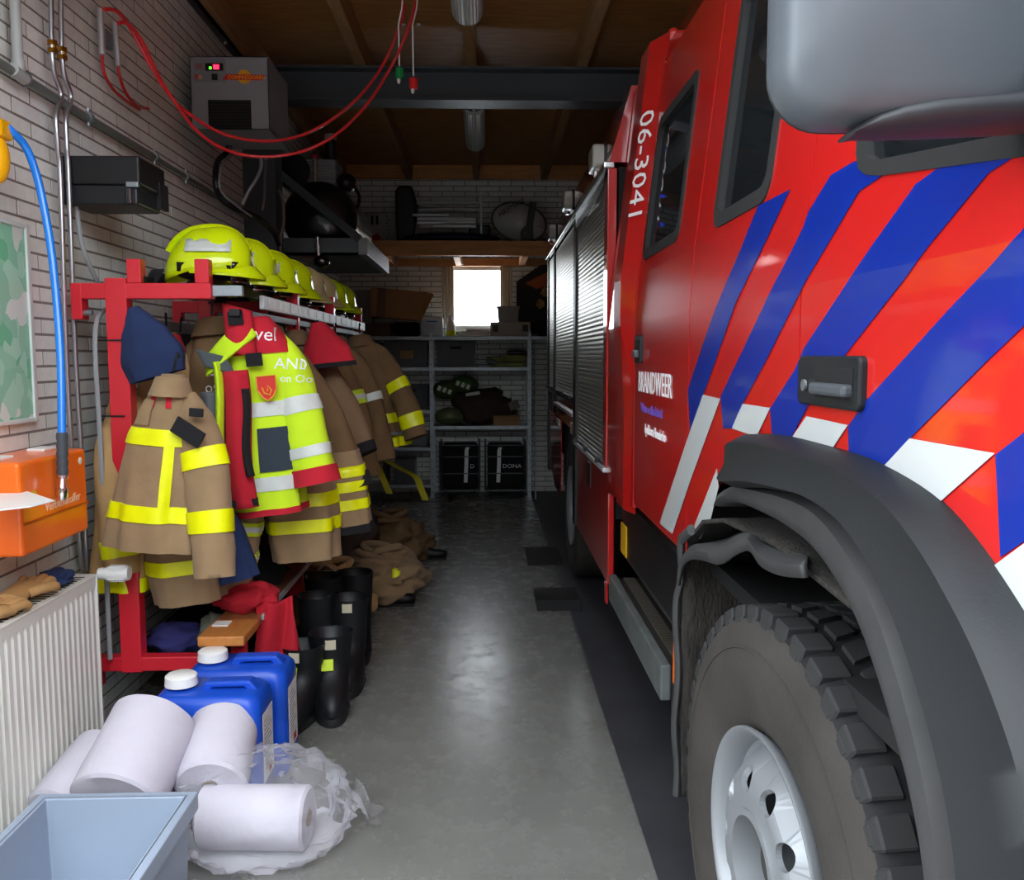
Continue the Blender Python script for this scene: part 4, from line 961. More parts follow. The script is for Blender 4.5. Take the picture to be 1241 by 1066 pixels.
# ------------------------------------------------------------------ jerrycans
m_can = mat('blue_can_plastic', '#1048b8', rough=.4, coat=.1, var=.04)
def jerrycan(label, x0, x1, y0, y1, h):
    t = thing('jerrycan', label, 'jerrycan', ((x0+x1)/2,(y0+y1)/2,0), 'blue jerrycans')
    cx, cy = (x0+x1)/2, (y0+y1)/2; hw, hd = (x1-x0)/2, (y1-y0)/2
    def ring(z, s, r): return [Vector((cx+a, cy+b, z)) for a,b in rrect(-hw*s,hw*s,-hd*s,hd*s,r,5)]
    MB().loft([ring(0.001,.94,.03),ring(.015,1,.04),ring(h*.48,1,.04),ring(h*.5,.985,.04),ring(h*.52,1,.04),ring(h-.075,1,.04),ring(h-.045,.97,.045),ring(h-.028,.88,.045),ring(h-.022,.80,.04)]).build('can_body', m_can, t, smooth=True, ang=50)
    MB().prism([(x,cy-.028,z) for x,z in ((x0+.15,h-.03),(x0+.165,h+.003),(x1-.05,h+.006),(x1-.02,h-.03),(x1-.055,h-.035),(x1-.07,h-.016),(x0+.19,h-.018),(x0+.18,h-.035))],(0,.056,0)).build('carry_handle', m_can, t, bevel=.008, seg=3)
    c = (x0+.08, cy, 0)
    MB().cyl((c[0],cy,h-.035),(c[0],cy,h-.004),.034,n=24).build('neck', m_can, t)
    k = MB().lathe([(.001,.036),(.045,.036),(.052,.030),(.054,0),(.036,0)],(c[0],cy,h-.012),(0,0,1),32).build('screw_cap', m_white, t, smooth=True)
    lb = MB().box(x1-.0005,x1+.001,y0+.045,y1-.045,.08,h-.10).build('paper_label', m_white, t, label='white printed label')
    mb = MB()
    for q in range(12): mb.box(x1+.001,x1+.0016,y0+.06,y1-.06-.02*(q%3),.12+q*.015,.1225+q*.015)
    mb.build('label_print', mat('grey_print','#7d7d80',rough=.6), lb)
    MB().box(x1+.001,x1+.0016,y1-.11,y1-.07,.09,.115).build('hazard_mark', m_redc, lb)
    text('VANI', .03, (x0+.19, y0-.0015, h*.55), (0,0,-1), (1,0,0), mat('embossed_blue','#0a338f',rough=.5), 'embossed_letters', t)
jerrycan('nearest blue jerrycan with white cap and label behind the paper rolls', -1.11, -.745, 2.84, 3.06, .415)
jerrycan('second blue jerrycan with white cap behind the first, by the red rack', -1.08, -.715, 3.09, 3.31, .415)
t = thing('spray_bottle', 'small translucent bottle on the floor behind the jerrycans', 'bottle', (-1.22,3.5,0))
MB().lathe([(.0,0.001),(.045,.001),(.048,.02),(.048,.17),(.03,.2),(.018,.215),(.018,.24)],(-1.22,3.52,0),(0,0,1),24).build('bottle_body', mat('milky_plastic','#b8b9b4',rough=.35), t, smooth=True)
MB().cyl((-1.22,3.52,.24),(-1.22,3.52,.275),.02,n=16).build('bottle_cap', m_white, t)

# ------------------------------------------------------------------ paper rolls in a torn plastic bag
m_paper = mat('soft_white_paper', '#c0bcc6', rough=.95, var=.03, vs=12, bump=.2, bs=45)
m_core = mat('cardboard_core', '#8d7760', rough=.95)
def roll(label, c, r, L, yaw=0, tilt=0):
    t = thing('paper_roll', label, 'paper roll', (c[0],c[1],c[2]-r), 'white paper rolls')
    M = Matrix.Translation(c) @ Matrix.Rotation(yaw,4,'Z') @ Matrix.Rotation(tilt,4,'X')
    sd = c[0]*7
    mb = MB().lathe([(.024,-L/2+.004),(.03,-L/2),(r*.5,-L/2+.003),(r-.01,-L/2),(r,-L/2+.008),(r*1.004,-L/4),(r*.99,0),(r*1.004,L/4),(r,L/2-.008),(r-.01,L/2),(.024,L/2-.002)],(0,0,0),(0,1,0),48)
    mb.v = [M@(v*(1+.035*noise.noise(v*9+Vector((sd,0,0))))) for v in mb.v]
    mb.build('paper', m_paper, t, smooth=True, ang=40)
    MB().lathe([(.025,-L/2-.001),(.025,L/2),(.021,L/2),(.021,-L/2-.001),(.025,-L/2-.001)],(0,0,0),(0,1,0),24).xf(M).build('core', m_core, t, smooth=True)
roll('left white paper roll wedged against the radiator', (-1.285,2.76,.155), .105, .26, R(-14), R(22))
roll('right white paper roll lying in the torn bag', (-.86,2.77,.235), .11, .25, R(4), R(24))
roll('topmost white paper roll lying across the other two', (-1.075,2.66,.27), .135, .30, R(-6), R(28))
roll('white paper roll at the aisle side inside the clear plastic bag', (-.71,2.635,.098), .095, .33, R(86))
def bagf(d):
    return 1+.10*noise.noise(d*3.2)+.11*noise.noise(d*7+Vector((4,0,0)))+.12*abs(noise.noise(d*13))
mb = MB().ball((-.70,2.68,.10), .27,.235,.17, 60, 36, fn=bagf)
mb.v = [Vector((v.x,v.y,max(v.z,.002))) for v in mb.v]
m_film = mat('clear_plastic_film', '#ffffff', rough=.08, bump=.9, bs=16, spec=.8)
nt = m_film.node_tree; bs_ = nt.nodes['Principled BSDF']; tr_ = nt.nodes.new('ShaderNodeBsdfTransparent'); mx = nt.nodes.new('ShaderNodeMixShader')
bs_.inputs['Base Color'].default_value = (.9,.9,.95,1); fr = nt.nodes.new('ShaderNodeLayerWeight'); fr.inputs[0].default_value = .25
mr_ = nt.nodes.new('ShaderNodeMapRange'); mr_.inputs['To Min'].default_value = .10; mr_.inputs['To Max'].default_value = .55
nt.links.new(fr.outputs['Fresnel'], mr_.inputs['Value']); nt.links.new(mr_.outputs[0], mx.inputs[0])
nt.links.new(tr_.outputs[0], mx.inputs[1]); nt.links.new(bs_.outputs[0], mx.inputs[2]); nt.links.new(mx.outputs[0], nt.nodes['Material Output'].inputs['Surface'])
bag = one(mb, 'plastic_bag', m_film, 'torn clear plastic bag around the paper rolls on the floor', 'bag', smooth=True, ang=60)
def scrap(u,v): return Vector((-.44+.09*u+.01*math.sin(v*9), 2.72+.12*v+.02*math.sin(u*7), .01+.11*(1-u)*(.4+.6*abs(math.sin(v*5+u*3)))))
MB().grid(scrap, 12, 14).build('torn_edge', m_film, bag, smooth=True)

# ------------------------------------------------------------------ grey crate
m_crate = mat('blue_grey_crate', '#8f9cad', rough=.42, var=.03)
def crate(name, label, x0, x1, y0, y1, z0, h, m, wall=.012, rim=.018, lip=.03, group=None, cat='crate'):
    t = thing(name, label, cat, ((x0+x1)/2,(y0+y1)/2,z0), group); tp = .012
    o = [(x0,y0),(x1,y0),(x1,y1),(x0,y1)]
    def ring(z, d): return [Vector((x0+d,y0+d,z)),Vector((x1-d,y0+d,z)),Vector((x1-d,y1-d,z)),Vector((x0+d,y1-d,z))]
    mb = MB(); mb.loft([ring(z0+.002,tp+rim),ring(z0+h,rim),ring(z0+h,rim+wall),ring(z0+.02,tp+rim+wall)])
    mb.build('crate_body', m, t, bevel=.004)
    mb = MB(); mb.loft([ring(z0+h-lip,rim),ring(z0+h-lip,0),ring(z0+h,0),ring(z0+h,rim+wall*.8),ring(z0+h-.004,rim+wall*.8)], cap=False); mb.build('crate_rim', m, t, bevel=.003)
    return t
crate('plastic_crate', 'open blue-grey plastic crate in the foreground corner by the radiator', -1.215, -.79, 1.75, 2.36, 0, .32, m_crate, lip=.05)

# ================================================================== LEFT WALL ITEMS
m_rad = mat('radiator_enamel', '#dddcd3', rough=.35, coat=.2)
rad = thing('radiator', 'white fluted panel radiator on the brick wall with gloves on top', 'radiator', (-1.46, 2.4, .12))
y0, y1, zt, zb = 2.15, 3.19, .72, .12
mb = MB(); rows = []
nf = int((y1-y0)/.0375); prof = []
for k in range(nf):
    ya = y1-.012-k*.0375
    for dy,dx in ((0,0),(.006,-.011),(.012,-.011),(.018,0)): prof.append((ya-dy, dx))
    prof.append((ya-.0374, 0))
for z,s in ((zb,1),(zb+.03,0),(zt-.045,0),(zt-.02,1),(zt,1)):
    rows.append([Vector((-1.40+(0 if s else dx)-(.0 if z<zt else .004), ya, z)) for ya,dx in prof])
rows = [[Vector((-1.40+(dx if 1<=i<=2 else 0), ya, z)) for ya,dx in prof] for i,z in enumerate((zb,zb+.035,zt-.05,zt-.035,zt))]
MB().loft(rows, closed=False).build('front_panel', m_rad, rad)
MB().box(-1.53,-1.51,y0,y1,zb,zt).build('rear_panel', m_rad, rad)
[MB().box(-1.535,-1.397,*q,zb,zt+.004).build('end_panel', m_rad, rad, bevel=.003) for q in ((y1-.012,y1),(y0,y0+.012))]
gl = MB().box(-1.535,-1.397,y0,y1,zt-.002,zt+.006).build('top_grille', m_rad, rad, bevel=.002)
mb = MB()
for k in range(34): mb.box(-1.515,-1.42,y1-.06-k*.028,y1-.05-k*.028,zt+.0055,zt+.0068)
mb.build('grille_slots', m_dark, gl, kind='stuff')
# thermostatic valve
v = thing('radiator_valve', 'white thermostatic valve head at the end of the radiator', 'valve', (-1.46,3.2,.66))
MB().cyl((-1.46,3.19,.70),(-1.42,3.22,.70),.014,n=12).build('valve_body', m_chrome, v)
p0, p1 = at(120,695,Y=3.24), at(157,694,Y=3.24)
mb = MB(); d = (p1-p0).normalized(); L = (p1-p0).length
MB().lathe([(.001,0),(.021,0),(.023,L*.12),(.021,L*.2),(.028,L*.3),(.029,L*.9),(.025,L),(.001,L)], p0, d, 20).build('valve_head', m_white, v, smooth=True)
mb = MB(); 
for k in range(10):
    a = 2*math.pi*k/10; off = Vector((0,math.cos(a),math.sin(a)))*.029
    mb.obb(p0+d*L*.62+off, (L*.5,.004,.004))
mb.build('valve_ribs', m_white, v)
# gloves
m_glove = mat('tan_leather', '#a98352', rough=.8, var=.15, vs=12, bump=.25, bs=60)
def glove(label, o, yaw, m, g, flip=1):
    t = thing('work_glove', label, 'glove', o, g); M = Matrix.Translation(o) @ Matrix.Rotation(yaw,4,'Z')
    def ring(x, a, b, z=.022): return [M@Vector((x, a*math.cos(2*math.pi*k/16), z+b*math.sin(2*math.pi*k/16)*(1+.25*noise.noise(Vector((x*20,k*.8,yaw)))))) for k in range(16)]
    MB().loft([ring(-.14,.05,.022),ring(-.10,.048,.020),ring(-.06,.040,.022,.026),ring(0,.048,.024,.028),ring(.05,.05,.020)]).build('palm', m, t, smooth=True, ang=80)
    for k,(y,l) in enumerate(((-.036,.065),(-.012,.085),(.012,.08),(.036,.06))):
        P = catmull([M@Vector(q) for q in ((.03,y*.9,.024),(.065,y*1.05,.030),(.05+l*.7,y*1.15,.03+.006*(k%2)),(.05+l,y*1.2,.016))], 4)
        MB().tube(P, [.0135]*(len(P)-2)+[.011,.005], 10).build('finger', m, t, smooth=True)
    P = catmull([M@Vector(q) for q in ((-.05,.03*flip,.024),(-.02,.06*flip,.03),(.02,.078*flip,.026),(.045,.08*flip,.018))], 4)
    MB().tube(P, [.016]*(len(P)-2)+[.011,.005], 10).build('thumb', m, t, smooth=True)
zr = zt+.006
glove('tan leather glove lying on top of the radiator, nearest', (-1.455,2.60,zr), R(80), m_glove, 'work gloves on the radiator')
glove('second tan leather glove on the radiator with fingers towards the valve', (-1.475,2.84,zr+.012), R(95), m_glove, 'work gloves on the radiator', -1)
cloth_heap('dark navy glove cuff at the back of the radiator top', 'navy_cuff', (-1.47,3.03,zr+.026), (.055,.07,.028), m_navy, 21, 'glove')
# orange first aid case
m_org = mat('orange_case_plastic', '#f26a14', rough=.3, coat=.3)
ca = thing('first_aid_case', 'orange first aid case on the wall above the radiator', 'case', (-1.48,2.88,.91))
MB().box(-1.575,-1.38,2.66,3.10,.905,1.19).build('case_body', m_org, ca, bevel=.012, seg=3)
MB().box(-1.374,-1.378,2.66,3.10,1.0,1.006).build('case_seam', mat('dark_orange','#b8480c',rough=.5), ca)
for y in (2.70,2.98): MB().box(-1.52,-1.46,y,y+.09,1.189,1.20).build('latch', m_white, ca, bevel=.004)
for y,z,m,nm,r in ((2.735,1.075,mat('yellow_sticker2','#e8b812',rough=.5),'yellow_sticker',.022),(3.055,1.15,m_white,'white_sticker',.012)):
    MB().cyl((-1.380,y,z),(-1.3785,y,z),r,n=24).build(nm, m, ca)
text('Verbandkoffer', .042, (-1.3788,2.80,1.02), (0,1,0), (0,0,1), mat('pale_print','#f4c9a8',rough=.5), 'lettering', ca)
# paper on a wall-mounted clipboard
cb = thing('paper_sheets', 'white paper sheets sticking out in front of the orange case', 'paper', (-1.28,2.5,1.09))
P = [at(-6,590,Z=1.10), at(30,594,Z=1.10), at(66,606,Z=1.10), at(38,613,Z=1.10), at(-6,618,Z=1.10)]
MB().prism(P, (0,0,-.003)).build('sheet', m_white, cb)
MB().prism([p+Vector((-.01,.012,-.0035)) for p in P], (0,0,-.003)).build('sheet', mat('paper_shade','#d9dde6',rough=.7), cb)
# framed map
m_map = bpy.data.materials.new('printed_map'); m_map.use_nodes = True; MATS['printed_map'] = m_map
nt = m_map.node_tree; b = nt.nodes['Principled BSDF']; tc = nt.nodes.new('ShaderNodeTexCoord')
n1 = nt.nodes.new('ShaderNodeTexVoronoi'); n1.inputs['Scale'].default_value = 15; rp_ = nt.nodes.new('ShaderNodeValToRGB')
for e,(pos,c) in zip((0,1),((0,'#8cc9ae'),(1,'#b9e0d0'))): rp_.color_ramp.elements[e].position = pos; rp_.color_ramp.elements[e].color = (*lin(c),1)
for pos,c in ((.30,'#a5d8c2'),(.55,'#93cdb2'),(.72,'#d3e0dc'),(.88,'#6fbf98')):
    e = rp_.color_ramp.elements.new(pos); e.color = (*lin(c),1)
rp_.color_ramp.interpolation = 'CONSTANT'
sx_ = nt.nodes.new('ShaderNodeSeparateColor')
nn = nt.nodes.new('ShaderNodeTexNoise'); nn.inputs['Scale'].default_value = 6; va = nt.nodes.new('ShaderNodeVectorMath'); va.operation = 'ADD'
vs_ = nt.nodes.new('ShaderNodeVectorMath'); vs_.operation = 'SCALE'; vs_.inputs['Scale'].default_value = .12
nt.links.new(tc.outputs['Object'], nn.inputs['Vector']); nt.links.new(nn.outputs['Color'], vs_.inputs[0]); nt.links.new(vs_.outputs[0], va.inputs[0]); nt.links.new(tc.outputs['Object'], va.inputs[1])
nt.links.new(va.outputs[0], n1.inputs['Vector']); nt.links.new(n1.outputs['Color'], sx_.inputs[0]); nt.links.new(sx_.outputs[0], rp_.inputs[0]); nt.links.new(rp_.outputs[0], b.inputs['Base Color'])
b.inputs['Roughness'].default_value = .25
mpf = thing('framed_map', 'green area map in a thin frame on the brick wall', 'map', (-1.57,2.75,1.28))
MB().box(-1.571,-1.562,2.30,3.145,1.285,1.945).build('map_print', m_map, mpf)
MB().box(-1.572,-1.555,3.125,3.15,1.28,1.95).box(-1.572,-1.555,2.28,2.30,1.28,1.95).box(-1.572,-1.555,2.30,3.125,1.28,1.295).box(-1.572,-1.555,2.30,3.125,1.935,1.95).build('map_frame', mat('clear_frame','#cdd6d4',rough=.2), mpf, bevel=.003)
# two vertical heating pipes with compression fittings
m_pipe = mat('bright_steel_pipe', '#b4b6ba', rough=.28, metal=.9)
for i,(lab,pts) in enumerate((('left bright vertical heating pipe with brass fitting', [(61,-30),(62,20),(63,62),(65,85),(74,115),(68,140),(70,180),(73,215),(80,420),(88,560),(97,660),(101,690)]),
                              ('right bright vertical heating pipe with brass fitting', [(73,-30),(74,20),(75,68),(78,92),(86,118),(80,142),(81,180),(83,215),(91,420),(98,540),(103,640),(106,690)]))):
    t = thing('heating_pipe', lab, 'pipe', at(pts[-1][0],pts[-1][1],X=-1.535), 'heating pipes')
    P = catmull([at(x,y,X=-1.535) for x,y in pts], 5)
    MB().tube(P, .0095, 10).build('pipe', m_pipe, t, smooth=True)
    c = at(63.5,57,X=-1.535) if i == 0 else at(75.5,65,X=-1.535)
    MB().cyl(c+Vector((0,0,.022)),c+Vector((0,0,.006)),.018,n=6).cyl(c+Vector((0,0,-.006)),c+Vector((0,0,-.022)),.018,n=6).cyl(c+Vector((0,0,.007)),c+Vector((0,0,-.007)),.013,n=12).build('brass_fitting', m_brass, t)
# sloping-looking horizontal conduit along the wall
cd_ = thing('conduit', 'grey steel conduit running along the brick wall with clamps', 'conduit', (-1.55,4,2.5))
a_, b_ = at(0,76,X=-1.545), at(236,222,X=-1.545)
MB().tube([a_+(a_-b_).normalized()*1.2, at(103,141,X=-1.545), at(186,190,X=-1.545)], .0155, 10).tube([at(186,190,X=-1.545), at(250,229,X=-1.545), at(300,266,X=-1.545)], .011, 10).build('conduit_tube', mat('zinc_grey','#7c8480',rough=.5,metal=.4), cd_, smooth=True)
for px,py in ((30,94),(107,142),(187,190),(225,214)):
    c = at(px,py,X=-1.545)
    MB().cyl(c+Vector((0,-.012,0)),c+Vector((0,.012,0)),.021,n=16).cyl(c+Vector((.0,0,.018)),c+Vector((0,0,.036)),.006,n=8).cyl(c+Vector((.0,0,-.018)),c+Vector((0,0,-.034)),.006,n=8).build('pipe_clamp', m_galv, cd_)
# white drop pipe with T joint
dp = thing('drop_pipe', 'pale grey pipe dropping from the ceiling onto the conduit', 'pipe', at(22,85,X=-1.54))
MB().tube([at(16,-60,X=-1.54), at(18,0,X=-1.54), at(22,80,X=-1.54)], .017, 12).build('pipe', mat('pale_grey_pvc','#a9adaa',rough=.4), dp, smooth=True)
c = at(22.5,84,X=-1.54); MB().tube([c+Vector((0,0,.03)), c+Vector((0,0,-.005))], .021, 14).tube([c+Vector((0,-.04,-.012)), c+Vector((0,.035,-.02))], .021, 14).build('t_joint', MATS['pale_grey_pvc'], dp, smooth=True)
# grey flexible cable clipped along the post
pt = [(90,225),(93,250),(96,280),(102,305),(115,335),(131,362),(132,372)]
gc = thing('grey_cable', 'grey cable curving from the wall down along the red rack post', 'cable', (-1.44,3.33,.35))
P = [at(x,y,X=-1.56+.10*i/6) for i,(x,y) in enumerate(pt)]
P += [Vector((-1.428,3.335,z)) for z in (1.6,1.2,.8,.6,.5,.42,.36)]
MB().tube(catmull(P,5), .009, 8).build('cable', mat('grey_cable_sheath','#8d9092',rough=.5), gc, smooth=True)
MB().cyl(at(94,222,X=-1.555)+Vector((0,0,.02)),at(94,222,X=-1.555)+Vector((0,0,-.012)),.012,n=8).build('brass_gland', m_brass, gc)
for z in (1.56,1.28,.98,.68): MB().box(-1.44,-1.34,3.345,3.349,z,z+.006).build('cable_tie', m_black, gc)
# yellow hose holder and blue hose with swivel coupling
hh = thing('hose_holder', 'yellow plastic hose holder at the left edge of the picture', 'holder', at(0,215,X=-1.50))
c = at(-4,180,X=-1.50)
MB().box(c.x-.06,c.x+.03,c.y-.03,c.y+.05,c.z+.03,c.z+.09).build('bracket', mat('yellow_abs','#f0ae0a',rough=.35), hh, bevel=.012)
MB().ball((c.x,c.y+.0,c.z-.03), .035,.04,.075, 16, 12).build('handle', MATS['yellow_abs'], hh, smooth=True)
MB().box(c.x-.03,c.x+.02,c.y+.02,c.y+.06,c.z+.045,c.z+.075).build('clip', m_black, hh)
bh = thing('air_hose', 'bright blue air hose with black grip and metal coupling hanging before the orange case', 'hose', at(74,604,X=-1.34))
hp = [(2,148,-1.49),(15,160,-1.47),(32,180,-1.45),(45,215,-1.43),(55,260,-1.41),(63,310,-1.39),(70,380,-1.37),(74,450,-1.35),(75,525,-1.34)]
P = catmull([at(x,y,X=X) for x,y,X in hp], 6)
MB().tube(P, .0125, 12).build('hose', mat('blue_hose','#1b7be0',rough=.22,coat=.4), bh, smooth=True)
q0, q1, q2 = at(75,524,X=-1.34), at(76,576,X=-1.34), at(75,606,X=-1.34)
n_ = 15; MB().tube([q0+(q1-q0)*k/n_ for k in range(n_+1)], [.0175 if k%3 else .0155 for k in range(n_+1)], 14).build('hose_grip', mat('ribbed_black_rubber','#3b4046',rough=.6), bh, smooth=True)
MB().tube([q1, q1+(q2-q1)*.12, q1+(q2-q1)*.14, q1+(q2-q1)*.5, q1+(q2-q1)*.52, q1+(q2-q1)*.8, q2], [.017,.017,.012,.014,.019,.019,.012], 14).build('coupling', m_chrome, bh, smooth=True, ang=30)
# black junction box
jb = thing('junction_box', 'black plastic box fixed to the brick wall above the helmets', 'box', (-1.4,3.75,2.15))
Y0 = 3.43
pa, pb = at(86,188,Y=Y0), at(171,262,Y=Y0)
x0, x1 = -1.575, pb.x; z1, z0 = pa.z, at(171,247,Y=Y0).z
MB().box(x0,x1,Y0,Y0+.27,z1-.105,z1).build('lid', m_black, jb, bevel=.008, seg=3)
MB().box(x0,x1-.015,Y0+.012,Y0+.25,z0,z1-.10).build('box_body', mat('dark_grey_plastic','#1b1c1f',rough=.35), jb, bevel=.008)
MB().cyl((x1-.045,Y0+.012,z0+.004),(x1-.045,Y0+.012,z1-.12),.014,n=16).build('hinge_post', mat('glossy_black','#2b2c30',rough=.12,coat=1), jb, smooth=True)
MB().box(x1-.05,x1-.005,Y0-.006,Y0+.01,z1-.115,z1-.095).build('latch', m_galv, jb, bevel=.003)
MB().box(x1-.012,x1+.004,Y0+.20,Y0+.29,z1-.16,z1-.06).build('rear_bracket', m_black, jb)
# compressed-air wall tubes with red spiral tails
m_rh = mat('red_air_line', '#c2262c', rough=.3, coat=.4)
ta = thing('air_outlet', 'left steel tube outlet on the wall with a short red hose tail', 'air outlet', at(124,66,X=-1.55), 'air outlets')
MB().tube([at(121,11,X=-1.545),at(124,66,X=-1.545)], .0135, 12).build('steel_tube', m_alu, ta, smooth=True)
MB().tube(catmull([at(x,y,X=-1.55) for x,y in ((124,66),(126,88),(137,108),(155,124),(169,133))],5), .007, 8).build('hose_tail', m_rh, ta, smooth=True)
tb = thing('air_outlet', 'right steel tube outlet on the wall with a short red hose tail', 'air outlet', at(143,80,X=-1.55), 'air outlets')
MB().tube([at(139,27,X=-1.545),at(143,80,X=-1.545)], .0125, 12).build('steel_tube', m_alu, tb, smooth=True)
MB().tube(catmull([at(x,y,X=-1.55) for x,y in ((143,80),(146,96),(154,115),(166,128),(180,132))],5), .007, 8).build('hose_tail', m_rh, tb, smooth=True)
MB().box(-1.57,-1.552,at(130,48,X=-1.55).y,at(137,48,X=-1.55).y,at(133,58,X=-1.55).z,at(133,38,X=-1.55).z).build('mount_plate', m_galv, tb)
# long red air lines sagging to the ceiling
def air_line(label, pts):
    P = catmull([at(x,y,Y=Y) for x,y,Y in pts], 7)
    t = thing('red_air_line', label, 'hose', min(P, key=lambda p: p.z), 'long red air lines')
    MB().tube(P, .0075, 8).build('hose', m_rh, t, smooth=True); return t
air_line('upper long red air line sagging from the wall to the ceiling', [(126,11,3.52),(142,14,3.6),(158,34,3.68),(180,75,3.75),(205,115,3.85),(228,137,3.95),(270,162,4.1),(320,171,4.25),(365,164,4.4),(405,143,4.5),(440,112,4.55),(465,77,4.6),(482,38,4.6),(490,12,4.6),(487,2,4.62)])
air_line('lower long red air line sagging below the control box', [(143,28,3.58),(155,29,3.62),(172,50,3.70),(192,92,3.80),(215,128,3.88),(240,160,3.98),(275,182,4.1),(318,190,4.2),(368,183,4.3),(410,161,4.4),(445,126,4.5),(470,88,4.55),(488,52,4.55),(500,18,4.55),(503,2,4.57)])
# pull cords with coloured knobs
for nm,px,pts,col,lab in (('g',485,[(493,-60),(487,10),(483,30),(484,80)],'#12924a','green knob on a white pull cord under the ceiling'),('r',501,[(510,-70),(505,10),(500,30),(501,92)],'#dc1f1f','red knob on a white pull cord under the ceiling')):
    t = thing('pull_cord', lab, 'pull cord', at(pts[-1][0],pts[-1][1]+18,Y=4.58), 'pull cords')
    MB().tube([at(x,y,Y=4.58) for x,y in pts], .004, 6).build('cord', m_white, t)
    c = at(pts[-1][0],pts[-1][1]+3,Y=4.58); MB().cyl(c, c+Vector((0,0,-.05)), .021, n=18).build('knob', mat('knob_'+nm,col,rough=.5), t, bevel=.003)
    MB().ball(c+Vector((-.004,0,-.058)), .009,.009,.016, 8, 6).build('cord_end', m_white, t)
    q = at(pts[1][0]+2,pts[1][1]+20,Y=4.58); MB().ball(q, .012,.01,.008, 8, 6).build('cord_clip', m_galv, t)
# compressor control box
cb = thing('control_box', 'grey compressor control cabinet with red display high on the wall', 'control box', (-1.36,5.0,2.7))
Y0 = 4.75; pl = at(229.5,68,Y=Y0); pr = at(327,158,Y=Y0)
x0, x1, z0, z1 = pl.x, pr.x, pr.z+.004, pl.z
m_cab = mat('light_grey_cabinet', '#868a90', rough=.45, var=.03)
def px_(x,y): p = at(x,y,Y=Y0-.001); return p.x, p.z
mb = MB().box(x0,x1,Y0,Y0+.004,z0,z1).box(x0,x0+.004,Y0,Y0+.45,z0,z1).box(x1-.004,x1,Y0,Y0+.45,z0,z1).box(x0,x1,Y0,Y0+.45,z1-.004,z1).box(x0,x1,Y0,Y0+.45,z0,z0+.004)
mb.build('cabinet', m_cab, cb)
a, c = px_(252,121), px_(305,156)
MB().box(a[0],c[0],Y0-.002,Y0+.001,c[1],a[1]).build('vent_opening', m_dark, cb)
for k in range(9):
    z = c[1]+(a[1]-c[1])*(k+.5)/9; MB().box(a[0],c[0],Y0-.003,Y0-.001,z-.002,z+.002).build('vent_slat', m_black, cb)
a, c = px_(234,72), px_(274,100)
pn = MB().box(a[0],c[0],Y0-.003,Y0+.001,c[1],a[1]).build('control_panel', mat('panel_grey','#7b7f86',rough=.4), cb)
a, c = px_(249,77), px_(271,86); MB().box(a[0],c[0],Y0-.010,Y0-.002,c[1],a[1]).build('display', m_black, pn, bevel=.002)
a, c = px_(259,79), px_(266,84.5); MB().box(a[0],c[0],Y0-.0115,Y0-.009,c[1],a[1]).build('red_digits', mat('red_led','#ff1730',emit=3), pn)
a, c = px_(254,81.5), px_(257,84.5); MB().box(a[0],c[0],Y0-.0115,Y0-.009,c[1],a[1]).build('green_digits', mat('green_led','#40d020',emit=2), pn)
a, c = px_(257,90), px_(264,97.5); MB().box(a[0],c[0],Y0-.012,Y0-.002,c[1],a[1]).build('switch', m_black, pn, bevel=.002)
for (u,v,w,h,col) in ((237,77,8,7,'#8c5a5a'),(236,90,4,6,'#b04a3a'),(241,91,4,5,'#c98a6a')):
    a, c = px_(u,v), px_(u+w,v+h); MB().box(a[0],c[0],Y0-.004,Y0-.002,c[1],a[1]).build('pictogram', mat('pict'+col,col,rough=.5), pn)
o = px_(296,93); 
lg = MB().cyl((o[0],Y0-.003,o[1]),(o[0],Y0+.001,o[1]),.035,n=24).build('sun_logo', mat('logo_yellow','#e0a01c',rough=.5), cb)
q = [px_(*p) for p in ((275,90),(322,91),(317,97.5),(269,96.5))]
MB().prism([(x,Y0-.004,z) for x,z in q],(0,.004,0)).build('logo_banner', mat('logo_red','#cc2418',rough=.5), lg)
o = px_(276,96); text('COMPRESSOREN', .026, (o[0],Y0-.0048,o[1]), (1,0,0), (0,0,1), mat('logo_letters','#f0b41e',rough=.5), 'lettering', lg, sx=.98)
for (u,v) in ((231,70),(325,70),(231,156),(325,156)):
    o = px_(u,v); MB().cyl((o[0],Y0,o[1]),(o[0],Y0-.004,o[1]),.005,n=8).build('screw', m_galv, cb)
# black cable loop and grey hoses under the cabinet
def cable(label, pts, r, m, nm='cable_loop'):
    P = catmull([at(x,y,Y=Y) for x,y,Y in pts], 6)
    t = one(MB().tube(P, r, 8), nm, m, label, 'cable', 'cables under the control cabinet', smooth=True); return t
cable('thick black cable looping under the control cabinet', [(279,170,5.1),(275,184,5.1),(264,195,5.0),(261,215,4.9),(265,236,4.9),(280,250,4.95),(300,258,5.1),(318,268,5.3),(332,282,5.6),(338,296,5.8)], .016, m_black)
cable('thin grey cable beside the thick black loop', [(286,184,5.2),(272,196,5.0),(266,215,4.9),(268,232,4.9),(285,248,4.95),(305,262,5.1)], .006, MATS['grey_cable_sheath'])
cable('pale grey cable dropping from the control cabinet gland', [(316,192,5.0),(316,204,5.05),(310,218,5.1),(301,232,5.1),(294,248,5.1)], .009, MATS['grey_cable_sheath'])
cable('grey cable running down the steel column', [(322,192,5.3),(321,215,5.6),(320,240,5.8),(318,255,5.8)], .008, MATS['grey_cable_sheath'])
cable('beige cable drooping beside the compressor bracket', [(338,230,5.9),(343,245,5.9),(344,270,5.9),(340,290,5.9),(341,310,5.9),(352,318,5.9),(380,321,6.2)], .009, mat('beige_cable','#7d7566',rough=.5))

